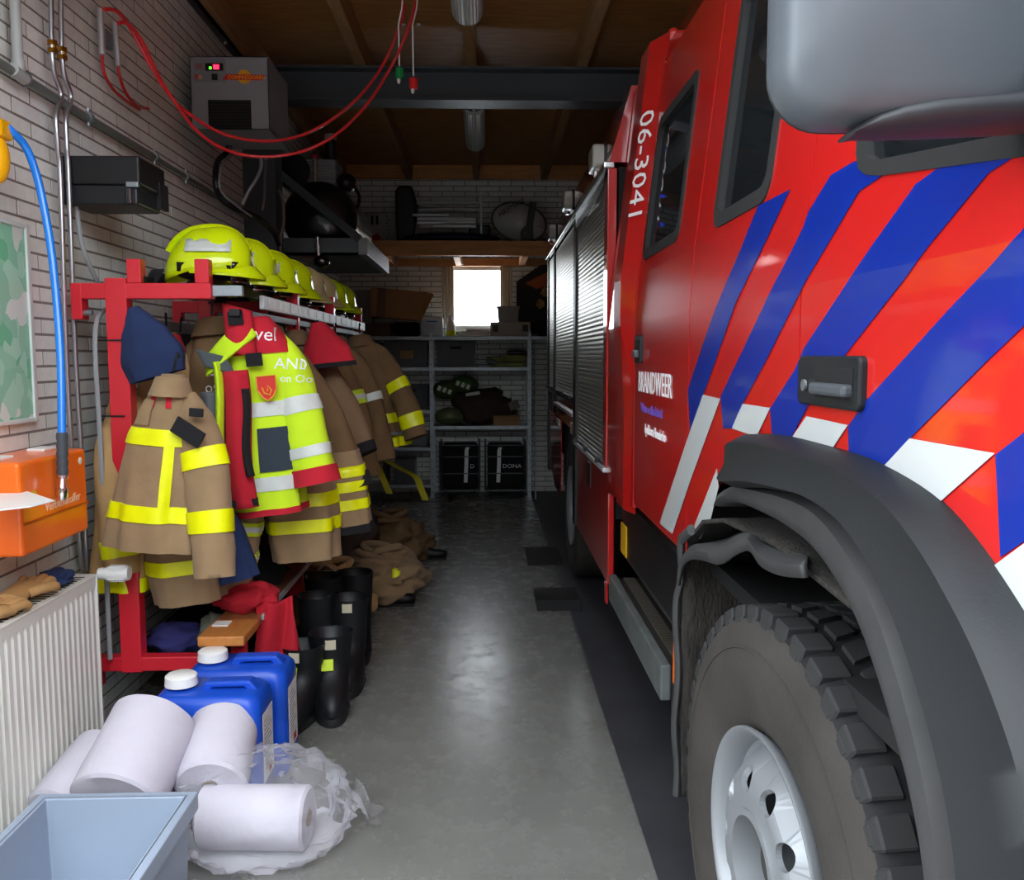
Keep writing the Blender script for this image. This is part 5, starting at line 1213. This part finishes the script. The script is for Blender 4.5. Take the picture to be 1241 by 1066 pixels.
# ================================================================== COMPRESSOR
cp = thing('air_compressor', 'black air compressor with tank and ribbed pump on the wall platform', 'compressor', (-1.2,6.9,2.31))
cx, cz, r = at(385,263,Y=6.4).x, at(385,263,Y=6.4).z, .262
m_tank = mat('black_tank_paint', '#12151b', rough=.3, coat=.5)
MB().lathe([(.001,-.09),(r*.35,-.08),(r*.65,-.055),(r*.88,-.01),(r*.98,.04),(r,.09)], (cx,6.42,cz), (0,1,0), 48).build('tank_dome', m_tank, cp, smooth=True, ang=60)
MB().lathe([(r*.99,.09),(r*.99,.95),(r*.88,1.02),(r*.5,1.08),(.001,1.1)], (cx,6.42,cz), (0,1,0), 48).build('tank', mat('polished_steel','#c6c3b8',rough=.22,metal=1), cp, smooth=True, ang=60)
q = at(379,247,Y=6.33); MB().cyl(q, q+Vector((0,-.012,0)), .014, n=12).build('tank_plug', m_alu, cp)
for dx in (-.16,.16): MB().box(cx+dx-.02,cx+dx+.02,6.5,6.56,2.31,cz-.15).box(cx+dx-.02,cx+dx+.02,7.2,7.26,2.31,cz-.15).build('foot', m_black, cp)
zt_ = cz+r-.02
MB().cyl((at(356,198,Y=6.6).x,6.55,zt_+.10),(at(356,198,Y=6.6).x,7.0,zt_+.10),.125,n=28).build('motor', m_black, cp, bevel=.01)
hx = at(391,205,Y=6.65).x
pump = MB().box(hx-.10,hx+.10,6.58,6.82,zt_-.01,zt_+.19).build('pump_head', mat('cast_aluminium','#8f9193',rough=.45,metal=.6), cp)
for k in range(11):
    z = zt_+.005+k*.017; MB().box(hx-.115,hx+.115,6.56,6.84,z,z+.006).build('cooling_fin', MATS['cast_aluminium'], pump)
MB().cyl((hx-.035,6.55,zt_),(hx-.035,6.55,zt_+.19),.018,n=10).build('air_pipe', m_chrome, cp)
MB().cyl((hx-.035,6.55,zt_+.19),(hx-.035,6.55,zt_+.215),.02,n=10).build('red_cap', m_redc, cp)
MB().cyl((hx+.07,6.6,zt_+.19),(hx+.07,6.6,zt_+.33),.04,n=16).build('air_filter', m_black, cp, bevel=.006)
MB().cyl((hx+.07,6.6,zt_+.33),(hx+.07,6.6,zt_+.37),.045,n=16).build('filter_cap', mat('pale_cap','#a8a49c',rough=.5), cp, bevel=.006)
q = at(420,222,Y=6.7); MB().ball(q, .075,.09,.07, 20, 12).build('pressure_switch', m_black, cp, smooth=True)
MB().tube(catmull([q+Vector((.06,0,-.03)),q+Vector((.09,0,-.09)),q+Vector((.08,0,-.16)),q+Vector((.05,0,-.2))],5), .012, 8).build('switch_hose', m_black, cp, smooth=True)
a, b = at(412,258,Y=6.75), at(432,285,Y=6.75)
# platform with tie brace
pf = thing('compressor_platform', 'grey steel wall platform with diagonal brace carrying the compressor', 'bracket', (-1.2,6.9,2.19))
m_pf = mat('grey_platform_paint', '#5a6467', rough=.5, var=.05)
xr = at(437,300,Y=6.25).x
MB().box(WL+.008,xr,6.25,7.6,2.195,2.215).build('deck', m_pf, pf)
MB().box(WL+.008,xr,6.25,6.262,2.195,2.312).build('front_channel', m_pf, pf)
MB().box(xr-.012,xr+.05,6.22,7.6,2.195,2.312).build('side_channel', mat('window_lit_edge','#8d9494',rough=.4), pf, bevel=.003)  # paler colour puts the window's light into this side
a, b = Vector((-1.50,6.215,2.83)), Vector((xr,6.235,2.30))
MB().tube([a,b], .028, 4).build('tie_brace', m_pf, pf)
dv = thing('drain_valve', 'chrome drain valve with round bowl hanging below the compressor tank', 'valve', at(389,325,Y=6.2))
MB().tube([at(385,287,Y=6.2),at(385,296,Y=6.2),at(385.5,297,Y=6.2),at(386,310,Y=6.2)], [.016,.016,.024,.018], 12).build('stem', m_chrome, dv, smooth=True)
MB().ball(at(390,317,Y=6.2), .055,.055,.045, 20, 12).build('bowl', mat('dark_chrome','#77736f',rough=.2,metal=1), dv, smooth=True)

# ================================================================== CEILING LAMPS
m_lampc = mat('ribbed_lamp_cover', '#d8dbd6', rough=.25, trans=.15, spec=.6)
for lab,(ya,yb,zb,x) in (('nearest waterproof fluorescent ceiling lamp with ribbed cover', (3.75,5.0,3.265,-.085)), ('farther unlit fluorescent ceiling lamp beyond the steel beam', (6.75,7.95,3.265,-.075))):
    t = thing('ceiling_lamp', lab, 'lamp', (x,(ya+yb)/2,zb), 'fluorescent ceiling lamps')
    MB().box(x-.075,x+.075,ya,yb,zb+.075,zb+.115).build('lamp_base', mat('lamp_grey','#9a9d9b',rough=.5), t, bevel=.012)
    n = 28; rings = []
    def ring(y, s): return [Vector((x+.082*s*math.cos(math.pi+math.pi*k/n)*(1+.03*(k%2)), y, zb+.08-.078*s*abs(math.sin(math.pi*k/n))**.8*(1+.04*(k%2)))) for k in range(n+1)]
    MB().loft([ring(ya,.72),ring(ya+.02,.95),ring(ya+.05,1),ring(yb-.05,1),ring(yb-.02,.95),ring(yb,.72)], closed=False).build('ribbed_cover', m_lampc, t, solid=.003)
    MB().cyl((x,ya+.05,zb+.05),(x,yb-.05,zb+.05),.014,n=12).build('tube', m_white, t)
    MB().box(x-.03,x+.03,ya+.2,ya+.26,zb+.115,3.384).box(x-.03,x+.03,yb-.26,yb-.2,zb+.115,3.384).build('spacer', m_joist, t)
one(MB().cyl((-.075,6.2,3.37),(-.075,6.76,3.37),.010,n=8), 'lamp_conduit', m_joist, 'thin conduit feeding the farther ceiling lamp', 'conduit')

# ================================================================== LOFT AT THE BACK
loft = thing('storage_loft', 'timber storage loft spanning the back wall above the window', 'loft', (0,9.3,2.5))
fb = at(560,292,Y=8.9).z; f0 = at(560,310,Y=8.9).z
MB().box(WL+.01,2.2,8.86,8.93,f0,fb).build('front_beam', m_timber, loft, bevel=.004)
MB().box(WL+.01,2.2,YB-.07,YB-.01,f0-.01,f0+.07).build('wall_ledger', m_timber, loft)
for x in (-1.0,-.28,.40,1.1,1.8): 
    MB().box(x-.03,x+.03,8.93,YB-.07,f0-.005,fb-.02).build('joist', m_timber, loft)
    MB().box(x+.03,x+.05,YB-.12,YB-.07,f0,f0+.06).build('joist_hanger', m_galv, loft)
MB().box(WL+.01,2.2,8.93,YB-.01,fb-.02,fb).build('deck', mat('loft_deck_wood','#8a5f3a',rough=.7,var=.1), loft)
LZ = fb+.001
# items on the loft
def px(x,y,Y): return at(x,y,Y=Y)
a, b = px(441,258,9.3), px(481,293,9.3)
t = thing('white_board', 'white panel with two slots and a red flame mark leaning on the loft', 'panel', ((a.x+b.x)/2,9.3,LZ))
MB().box(a.x,b.x,9.30,9.32,LZ,a.z).build('panel', mat('dirty_white_panel','#9c9a94',rough=.6,var=.08), t)
for x_ in (451,457): q = px(x_,266,9.298); MB().box(q.x-.012,q.x+.012,9.297,9.301,q.z-.05,q.z+.04).build('slot', m_dark, t)
q = px(451,287,9.298); MB().prism([(q.x+dx,9.2975,q.z+dz) for dx,dz in ((-.09,-.03),(-.07,.03),(-.04,0),(-.01,.06),(.02,.01),(.05,.04),(.09,-.01),(.08,-.03))],(0,.002,0)).build('flame_mark', m_redc, t)
mb = MB()
for k in range(7): q = px(469+ (k%2)*2,262+k*4.2,9.298); mb.box(q.x-.006,q.x+.006,9.297,9.301,q.z-.006,q.z+.006)
mb.build('perforation', m_dark, t)
a, b = px(480,225,9.15), px(503,278,9.15)
t = thing('black_case', 'tall black case standing on the loft beside the aluminium frames', 'case', ((a.x+b.x)/2,9.2,LZ))
MB().prism([(a.x,9.1,LZ+.02),(a.x-.01,9.1,a.z-.06),(a.x+.03,9.1,a.z),(b.x-.02,9.1,a.z-.005),(b.x,9.1,a.z-.09),(b.x+.03,9.1,a.z-.2),(b.x-.01,9.1,LZ+.02)],(0,.25,0)).build('case_shell', m_black, t, bevel=.03, seg=3)
MB().box(a.x-.005,a.x+.02,9.09,9.1,LZ+.15,a.z-.1).build('case_strap', m_rubber, t)
MB().box(a.x+.01,b.x-.02,9.12,9.3,LZ,LZ+.03).build('case_foot', m_black, t)
# aluminium frame and bars
t = thing('alu_framework', 'bright aluminium stretcher with loose slats lying on the loft', 'framework', (px(545,278,9.2).x,9.2,LZ+.11))
x0, x1 = px(503,250,9.2).x, px(583,250,9.2).x; zl = LZ+.11
for yy in (246,254): z = px(540,yy,9.2).z; MB().cyl((x0,9.2,z),(x1,9.2,z),.014 if yy==246 else .010,n=10).build('bar', m_alu, t)
for x in (x0,x1): MB().box(x-.01,x+.01,9.19,9.21,zl,px(540,236 if x==x1 else 240,9.2).z).build('upright', m_galv, t)
for i,(xa,xb,y) in enumerate(((500,545,261),(506,577,266),(533,577,270),(506,534,271),(525,577,275))):
    A, B = px(xa,y,9.15-.01*i), px(xb,y,9.15-.01*i)
    MB().box(A.x,B.x,9.10-.02*i,9.14-.02*i,A.z-.016,A.z+.012).build('slat', m_alu, t, bevel=.003)
a, b = px(483,278,9.05), px(606,292,9.05)
one(MB().ball(((a.x+b.x)/2,9.15,LZ+.055),(b.x-a.x)/2,.15,.055,40,12,fn=lambda d:1+.08*noise.noise(d*5)), 'blue_tarp', mat('blue_tarp','#14213f',rough=.6,var=.15), 'folded dark blue tarpaulin under the aluminium slats', 'tarpaulin', smooth=True, ang=80)
a = px(575,275,9.25)
one(MB().box(a.x-.06,a.x+.16,9.2,9.4,LZ,LZ+.2), 'dark_bin', m_black, 'dark box on the loft behind the grey dish', 'box', bevel=.02)
# dish
t = thing('satellite_dish', 'grey oval dish with HAYMAN lettering lying on the loft', 'dish', (px(630,270,9.1).x,9.1,LZ))
c = px(629,269,9.15); M = Matrix.Translation((c.x,9.15,c.z)) @ Matrix.Rotation(R(14),4,'Y')
def dishf(u,v):
    th = 2*math.pi*u; rr = v
    return M@Vector((.275*rr*math.cos(th), -.10*(1-rr*rr), .185*rr*math.sin(th)))
MB().grid(dishf, 48, 12).build('dish_shell', mat('dish_grey','#b5b6b3',rough=.35,coat=.2), t, smooth=True, solid=.006)
MB().tube([M@Vector((.28*math.cos(q),0,.19*math.sin(q))) for q in [2*math.pi*k/40 for k in range(41)]], .008, 6).build('dish_rim', m_black, t, smooth=True)
P = catmull([M@Vector(q) for q in ((.09,-.10,.21),(.10,-.13,.08),(.11,-.13,-.02),(.15,-.12,-.17))],5)
MB().tube(P, .035, 8, flat=.3).build('dish_arm', m_gryc, t, smooth=True)
P = catmull([M@Vector(q) for q in ((.11,-.12,-.02),(.06,-.13,-.10),(.08,-.12,-.17))],5)
MB().tube(P, .022, 8, flat=.3).build('dish_arm', m_gryc, t, smooth=True)
q = M@Vector((-.20,-.10,.0)); dr = Vector((1,0,.62)).normalized(); text('HAYMAN', .075, q+Vector((0,-.012,-.02)), dr, Vector((-.62,0,1)).normalized(), m_text_k, 'lettering', t, sx=.9)

# ================================================================== STEEL SHELVING AND CONTENTS
SY = 9.45
rk = thing('steel_shelving', 'galvanised bolt-together shelving along the back wall', 'shelving', (-.5,9.65,0))
def pz(y): return at(560,y,Y=SY).z
XU = [at(404,500,Y=SY).x, at(523,500,Y=SY).x, at(641.5,500,Y=SY).x]; zu = pz(403)
XU = [-1.53, XU[1], XU[2]]
for x in XU:
    for yy in (SY, YB-.04):
        u_ = MB().box(x-.02,x+.02,yy,yy+.003,0,zu).box(x-.02,x-.017,yy,yy+.035,0,zu).build('upright', m_galv, rk)
        if yy == SY and x > -1:
            mb = MB()
            for k in range(20): mb.cyl((x+.002,yy-.0006,.06+k*.085),(x+.002,yy+.001,.06+k*.085),.0065,n=8)
            mb.build('bolt_holes', m_dark, u_)
        MB().box(x-.03,x+.03,yy-.01,yy+.045,0,.004).build('foot_plate', m_galv, rk)
def shelf(x0, x1, y):
    z = pz(y); MB().box(x0,x1,SY-.005,YB-.03,z-.004,z).box(x0,x1,SY-.008,SY-.004,z-.035,z).build('shelf', m_galv, rk); return z
zT = shelf(-1.53, XU[2]+.35, 407.5)
zA = shelf(-1.53, XU[1], 445); zA2 = shelf(XU[1], XU[2], 445)
zB = shelf(-1.53, XU[1], 496.5); zC_ = shelf(-1.53, XU[1], 541.5); zD = shelf(-1.53, XU[1], 586.5)
zE = shelf(XU[1], XU[2], 516)
m_gbox = mat('grey_box_plastic', '#5d6064', rough=.55, var=.05)
def gbox(label, xa, xb, ytop, z, handle=True, lab=None, m=None, lid=False, group='grey storage boxes', Yf=SY+.03):
    a = at(xa,ytop,Y=Yf); b = at(xb,ytop,Y=Yf); h = a.z-z-.002; m = m or m_gbox
    t = crate('storage_box', label, a.x, b.x, Yf, Yf+.33, z, h, m, wall=.006, rim=.01, lip=.025, group=group, cat='box')
    w = b.x-a.x
    MB().box(a.x+w*.12,b.x-w*.12,Yf-.001,Yf+.010,z+h*.1,z+h*.86).build('front_panel', m, t, bevel=.004)
    for s in (.02,.92): MB().box(a.x+w*s+.01,a.x+w*(s+.05),Yf-.002,Yf+.010,z+.01,z+h-.02).build('corner_rib', m, t)
    if handle: MB().box(a.x+w*.36,a.x+w*.64,Yf-.0025,Yf+.002,z+h*.72,z+h*.82).build('hand_slot', m_dark, t, bevel=.004)
    if lab: MB().box(a.x+w*.36,a.x+w*.66,Yf-.003,Yf-.001,z+h*.34,z+h*.64).build('paper_label', lab, t)
    return t
gbox('grey storage box partly behind the coats on the upper shelf', 432, 462, 414, zA)
gbox('grey storage box with a brown paper label on the upper shelf', 465, 519, 413, zA, False, mat('brown_label','#a5855a',rough=.8))
t = gbox('grey storage box with a hand slot right of the middle upright', 528, 577, 414, zA2)
gbox('dark grey storage box on the left shelf below the labelled one', 476, 519, 466, zB, True, None, mat('dark_grey_box','#3b3d41',rough=.5))
gbox('small pale grey box on the lower left shelf', 491, 520, 524, zC_, False, None, mat('pale_grey_box','#6f706e',rough=.6))
# yellow-green toolboxes
for i,(xa,xb,ya) in enumerate(((588,616,432),(610,637,430),(594,637,439))):
    a, b = at(xa,ya,Y=SY+.04+.03*(i<2)), at(xb,ya,Y=SY+.04)
    zb_ = zA2 if i == 2 else at(600,439,Y=SY+.04).z+.002
    one(MB().box(a.x,b.x,SY+.04,SY+.3,zb_+.001,max(a.z,zb_+.03)), 'yellow_case', mat('olive_yellow_case','#6e7524',rough=.5), ['left olive-yellow case on top of the long one','right olive-yellow case on top of the long one','long olive-yellow case lying on the upper right shelf'][i], 'case', 'olive-yellow cases on the shelf', bevel=.01)
c = at(593,437,Y=SY+.02); one(MB().cyl((c.x,SY+.01,c.z),(c.x,SY+.04,c.z),.035,n=20).cyl((c.x+.05,SY+.01,c.z-.02),(c.x+.05,SY+.04,c.z-.02),.03,n=20), 'black_torch', m_black, 'pair of black round torch heads before the olive cases', 'torch', bevel=.006)
c = at(628,429,Y=SY+.1); one(MB().tube([(c.x-.12,SY+.12,c.z+.01),(c.x,SY+.12,c.z+.02),(c.x+.14,SY+.12,c.z)], .025, 10), 'black_strap_roll', m_black, 'black roll lying on the olive cases', 'roll', smooth=True)
# helmets and clothing on the middle right shelf
m_olive = mat('olive_helmet', '#5d6848', rough=.35)
for i,(xx,yy,rx,l,m) in enumerate(((545,492,.16,'pale olive round helmet on the middle shelf, lower left',m_olive),(540,472,.14,'green helmet with silver reflective marks on the middle shelf, upper left',mat('green_helmet','#3f5a2c',rough=.4)),(562,466,.16,'green helmet with silver marks on the middle shelf, centre',MATS['green_helmet']))):
    c = at(xx,yy,Y=SY+.17)
    zc_ = max(c.z, zE+.001) if i else zE+.001
    t = thing('stored_helmet', l, 'helmet', (c.x,SY+.17,zc_-.02 if i else zE), 'helmets on the middle shelf')
    rings = []
    MB().ball((c.x,SY+.17,zc_+(.09 if i==0 else 0)), rx,.14,.10, 24, 14).build('shell', m, t, smooth=True)
    if i:
        for k in range(3):
            q = Vector((c.x-.06+.055*k, SY+.035, zc_+.02-.02*k)); MB().obb(q,(.035,.01,.05),Matrix.Rotation(R(25),3,'Y')).build('reflective_mark', m_slv, t)
    else: MB().tube([(c.x+.135*math.cos(q), SY+.17-.145*math.sin(q), zc_+.07) for q in [math.pi*k/14 for k in range(15)]], .008, 6).build('brim', m, t, smooth=True)
cloth_heap('dark brown clothes heaped on the middle right shelf', 'clothes_heap', (at(586,490,Y=SY+.2).x,SY+.2,zE+.20), (.33,.17,.20), MATS['dark_brown_cloth'], 31, 'clothes', amp=.2)
for (xx,yy,l) in ((573,477,'left silver reflective band on the heaped clothes'),(614,479,'right silver reflective band on the heaped clothes')):
    c = at(xx,yy,Y=SY+.02); one(MB().obb((c.x,SY+.02,c.z),(.15 if xx<600 else .09,.012,.035),Matrix.Rotation(R(-8 if xx<600 else 25),3,'Y')), 'reflective_band', m_slv, l, 'band', bevel=.003)
a, b = at(598,499,Y=SY+.02), at(629,510,Y=SY+.02)
t = thing('cardboard_carton', 'small tan cardboard carton on the middle right shelf', 'carton', ((a.x+b.x)/2,SY+.1,zE))
m_card = mat('brown_cardboard', '#a37a52', rough=.85, var=.06, vs=12)
MB().box(a.x,b.x,SY+.015,SY+.2,zE+.001,zE+.105).build('carton_body', m_card, t, bevel=.003)
MB().box(a.x,b.x,SY+.0145,SY+.016,zE+.048,zE+.056).build('tape', mat('packing_tape','#8f6b48',rough=.4), t)
c = at(623,491,Y=SY+.06); one(MB().obb((c.x,SY+.06,c.z),(.11,.012,.09),Matrix.Rotation(R(-20),3,'Y')), 'grey_card', mat('grey_card','#6c6b68',rough=.8), 'grey card leaning above the small carton', 'card')
# trolleys with black bags
def trolley(label, xa, xb, labels, bags, txt):
    A, B = at(xa,535,Y=SY+.02), at(xb,590,Y=SY+.02); x0, x1, zt, zb = A.x, B.x, A.z, .075
    t = thing('wire_trolley', label, 'trolley', ((x0+x1)/2,SY+.2,0), 'wire trolleys under the shelving')
    m_tr = mat('trolley_wire','#5f6567',rough=.4,metal=.7)
    for x in (x0,x1):
        for y in (SY+.02,SY+.36): MB().cyl((x,y,zb),(x,y,zt),.010,n=8).build('corner_post', m_tr, t)
    for z in (zb,zb+.18,zb+.36,zt-.04):
        MB().cyl((x0,SY+.02,z),(x1,SY+.02,z),.006,n=6).build('front_bar', m_tr, t)
    MB().box(x0,x1,SY+.02,SY+.36,zb-.012,zb).build('base', m_tr, t)
    for x in (x0+.05,x1-.05): MB().cyl((x-.012,SY+.05,.035),(x+.012,SY+.05,.035),.034,n=16).build('castor', m_rubber, t)
    for i,(u0,u1,sx) in enumerate(bags):
        bx0, bx1 = x0+(x1-x0)*u0, x0+(x1-x0)*u1
        bt = thing('sports_bag', labels[i], 'bag', ((bx0+bx1)/2,SY+.19,zb+.001), 'black bags in the trolleys')
        MB().box(bx0,bx1,SY+.05,SY+.33,zb+.001,zt-.03).build('bag_body', m_blkc, bt, bevel=.04, seg=3)
        s_ = bx0+(bx1-bx0)*sx
        P = [(s_+.012,SY+.043,zt-.065),(s_,SY+.043,zt-.10),(s_-.002,SY+.043,zb+.3),(s_-.012,SY+.043,zb+.08)]
        MB().loft([[Vector(p)+Vector((-.02,0,0)),Vector(p)+Vector((.02,0,0)),Vector(p)+Vector((.02,.008,0)),Vector(p)+Vector((-.02,.008,0))] for p in P]).build('white_stripe', m_text_w, bt)
        if txt[i]: text(txt[i], .062, (s_+.035,SY+.044,zb+.235), (1,0,0), (0,0,1), m_text_w, 'lettering', bt, sx=1.1)
trolley('left wire trolley on castors under the shelving', 533, 581, ['black bag with white stripe in the left wire trolley'], [(.05,.97,.68)], ['D'])
trolley('right wire trolley on castors under the shelving', 588, 637, ['black bag with DONA lettering in the right wire trolley'], [(.05,.95,.33)], ['DONA'])
# top shelf things
a, b = at(450,352,Y=SY+.1), at(513,388,Y=SY+.1)
t = thing('cardboard_box', 'large cardboard box tilted on top of the shelving, flap open', 'box', ((a.x+b.x)/2,SY+.2,at(480,386,Y=SY).z))
rot = Matrix.Rotation(R(5),3,'Y'); cc = Vector(((a.x+b.x)/2,SY+.17,(a.z+b.z)/2+.01)); w_ = b.x-a.x
MB().obb(cc,(w_,.34,.30),rot).build('box_body', m_card, t, bevel=.004)
MB().prism([cc+rot@Vector(q) for q in ((w_/2,-.17,-.15),(w_/2,-.17,.15),(w_/2+.11,-.17,.13))],(0,.006,0)).prism([cc+rot@Vector(q) for q in ((w_/2,-.17,.148),(w_/2,.17,.148),(w_/2+.11,.17,.13),(w_/2+.11,-.17,.13))],(0,0,.005)).build('open_flap', m_card, t)
MB().obb(cc+rot@Vector((-.16,-.1705,0)),(.09,.002,.30),rot).build('tape', mat('brown_tape','#6e4630',rough=.4), t)
a, b = at(441,385,Y=SY+.05), at(510,407,Y=SY+.05)
one(MB().box(a.x,b.x-.32,SY+.06,SY+.34,zT+.001,cc.z-.19), 'carton', mat('dull_cardboard','#6e5843',rough=.9,var=.08), 'dull brown carton under the large tilted cardboard box', 'carton', bevel=.004)
one(MB().box(b.x-.30,b.x-.02,SY+.05,SY+.32,zT+.001,cc.z-.185), 'black_bag', m_blkc, 'black bag squeezed under the right end of the large cardboard box', 'bag', bevel=.03, seg=3)
a = at(432,351,Y=SY+.25); b = at(452,388,Y=SY+.25)
one(MB().box(a.x,b.x,SY+.22,SY+.38,zT+.001,a.z), 'grey_carton', mat('grey_carton','#9a9a97',rough=.8), 'pale grey carton behind the last helmet on top of the shelving', 'carton', bevel=.004)
a, b = at(510,384,Y=SY+.03), at(537,407,Y=SY+.03)
t = thing('white_canister', 'white translucent canister with blue print on top of the shelving', 'canister', ((a.x+b.x)/2,SY+.1,zT))
m_milk = mat('milky_canister','#d6dde6',rough=.35,trans=.3)
MB().box(a.x,b.x,SY+.02,SY+.16,zT+.001,a.z).build('canister_body', m_milk, t, bevel=.02, seg=3)
MB().box(a.x+.06,b.x-.06,SY+.0185,SY+.02,a.z-.055,a.z-.04).build('blue_print', mat('cyan_print','#4a90c8',rough=.5), t)
for k in range(3): MB().box(a.x+.06,b.x-.08,SY+.0185,SY+.02,a.z-.085-.02*k,a.z-.08-.02*k).build('print_line', mat('faint_print','#9aa4b4',rough=.5), t)
a = at(546,386,Y=SY+.05)
t = thing('spray_bottle', 'white bottle with yellow label beside the canister', 'bottle', (a.x,SY+.06,zT))
MB().lathe([(.001,.001),(.05,.001),(.052,.01),(.052,.12),(.03,.165),(.015,.18),(.015,.2)],(a.x,SY+.07,zT),(0,0,1),20).build('bottle_body', m_white, t, smooth=True)
MB().lathe([(.053,.005),(.053,.06)],(a.x,SY+.07,zT),(0,0,1),20).build('yellow_label', m_yel, t, smooth=True)
MB().box(a.x-.045,a.x+.02,SY+.055,SY+.085,zT+.2,zT+.225).build('spray_head', m_white, t, bevel=.004)
c = at(575,401,Y=SY+.1)
for i in range(4):
    one(MB().obb((c.x+.02*i-.03,SY+.12,zT+.012+.02*i),(.36-.04*i,.22,.016),Matrix.Rotation(R(4*i-5),3,'Z')), 'paper_stack', m_white, ['bottom','second','third','top'][i]+' bundle of white papers on the shelving below the window', 'paper', 'paper bundles below the window')
a, b = at(594,390,Y=SY+.06), at(643,405,Y=SY+.06)
t = thing('printer', 'flat beige device with dark vents on top of the shelving', 'device', ((a.x+b.x)/2,SY+.15,zT))
MB().box(a.x,b.x,SY+.05,SY+.33,zT+.001,a.z).build('device_body', mat('beige_abs','#a6a097',rough=.5), t, bevel=.012)
for s in (.06,.80): MB().box(a.x+(b.x-a.x)*s,a.x+(b.x-a.x)*(s+.14),SY+.048,SY+.052,zT+.05,a.z-.03).build('vent', mat('dark_vent','#3a3936',rough=.6), t)
a2, b2 = at(602,371,Y=SY+.1), at(630,390,Y=SY+.1)
crate('grey_bin', 'small grey open box standing on the flat beige device', a2.x, b2.x, SY+.08, SY+.3, a.z+.001, a2.z-a.z, mat('mid_grey_box','#8a8a86',rough=.5), wall=.005, rim=.008, lip=.02, cat='box')
# dark angled board with orange patch, right of the window
t = thing('dark_banner', 'dark angled board with an orange patch leaning right of the window', 'board', (at(650,400,Y=9.6).x,9.6,zT))
pts = [at(x,y,Y=9.66) for x,y in ((626,341),(655,321),(700,318),(700,404),(632,404),(626,380))]
MB().prism(pts,(0,.03,0)).build('board', mat('black_board','#1a1816',rough=.7), t)
MB().prism([at(x,y,Y=9.655) for x,y in ((637,343),(668,327),(690,325),(690,340),(650,350))],(0,.006,0)).build('orange_patch', mat('rust_orange','#a8562a',rough=.8), t)
for i,(xx,yy) in enumerate(((655,368),(661,354))): cloth_heap(['lower small tan soft toy hanging at the dark board','upper small tan soft toy hanging at the dark board'][i], 'soft_toy', at(xx,yy,Y=9.625), (.045,.04,.045), mat('tan_plush','#a8895c',rough=1), 40+i, 'toy', amp=.5)
cloth_heap('dark clutter bag at the right end of the top shelf', 'dark_bag', (at(648,396,Y=9.6).x+.1,9.62,zT+.09), (.14,.12,.09), m_blkc, 44, 'bag')
# pole standing beside the shelving
t = thing('metal_pole', 'thin bright pole standing between the shelving and the truck', 'pole', (at(650,600,Y=9.3).x,9.3,0))
xp = at(649,500,Y=9.3).x
MB().cyl((xp,9.3,.001),(xp,9.3,1.62),.008,n=8).build('rod', m_alu, t)
MB().cyl((xp,9.3,.95),(xp,9.3,1.0),.016,n=10).build('collar', m_alu, t)
# dark bins on the low left shelves
one(MB().box(-1.1,at(470,570,Y=SY).x,SY+.05,SY+.3,zD+.001,zD+.25), 'dark_box', m_black, 'black box on the lowest left shelf behind the straps', 'box', bevel=.01)
a,b = at(478,556,Y=SY+.04), at(503,563,Y=SY+.04)
one(MB().box(a.x,b.x,SY+.04,SY+.3,zD+.001,a.z), 'clear_box', mat('smoky_box','#55595b',rough=.3), 'low smoky box with pale lid on the lowest left shelf', 'box', bevel=.01)
# rubber ramps beside the rear wheel
for i,(ya,yb,lab) in enumerate(((5.15,5.55,'near black rubber wheel chock on the floor beside the rear wheel'),(6.3,6.9,'far black rubber mat on the floor beside the rear wheel'))):
    x0 = .30
    one(MB().prism([(x0,ya,.001),(x0,ya+.05,.05 if i==0 else .015),(x0,yb-.05,.05 if i==0 else .015),(x0,yb,.001)],(.26,0,0)), 'wheel_chock', m_rubber, lab, 'wheel chock')
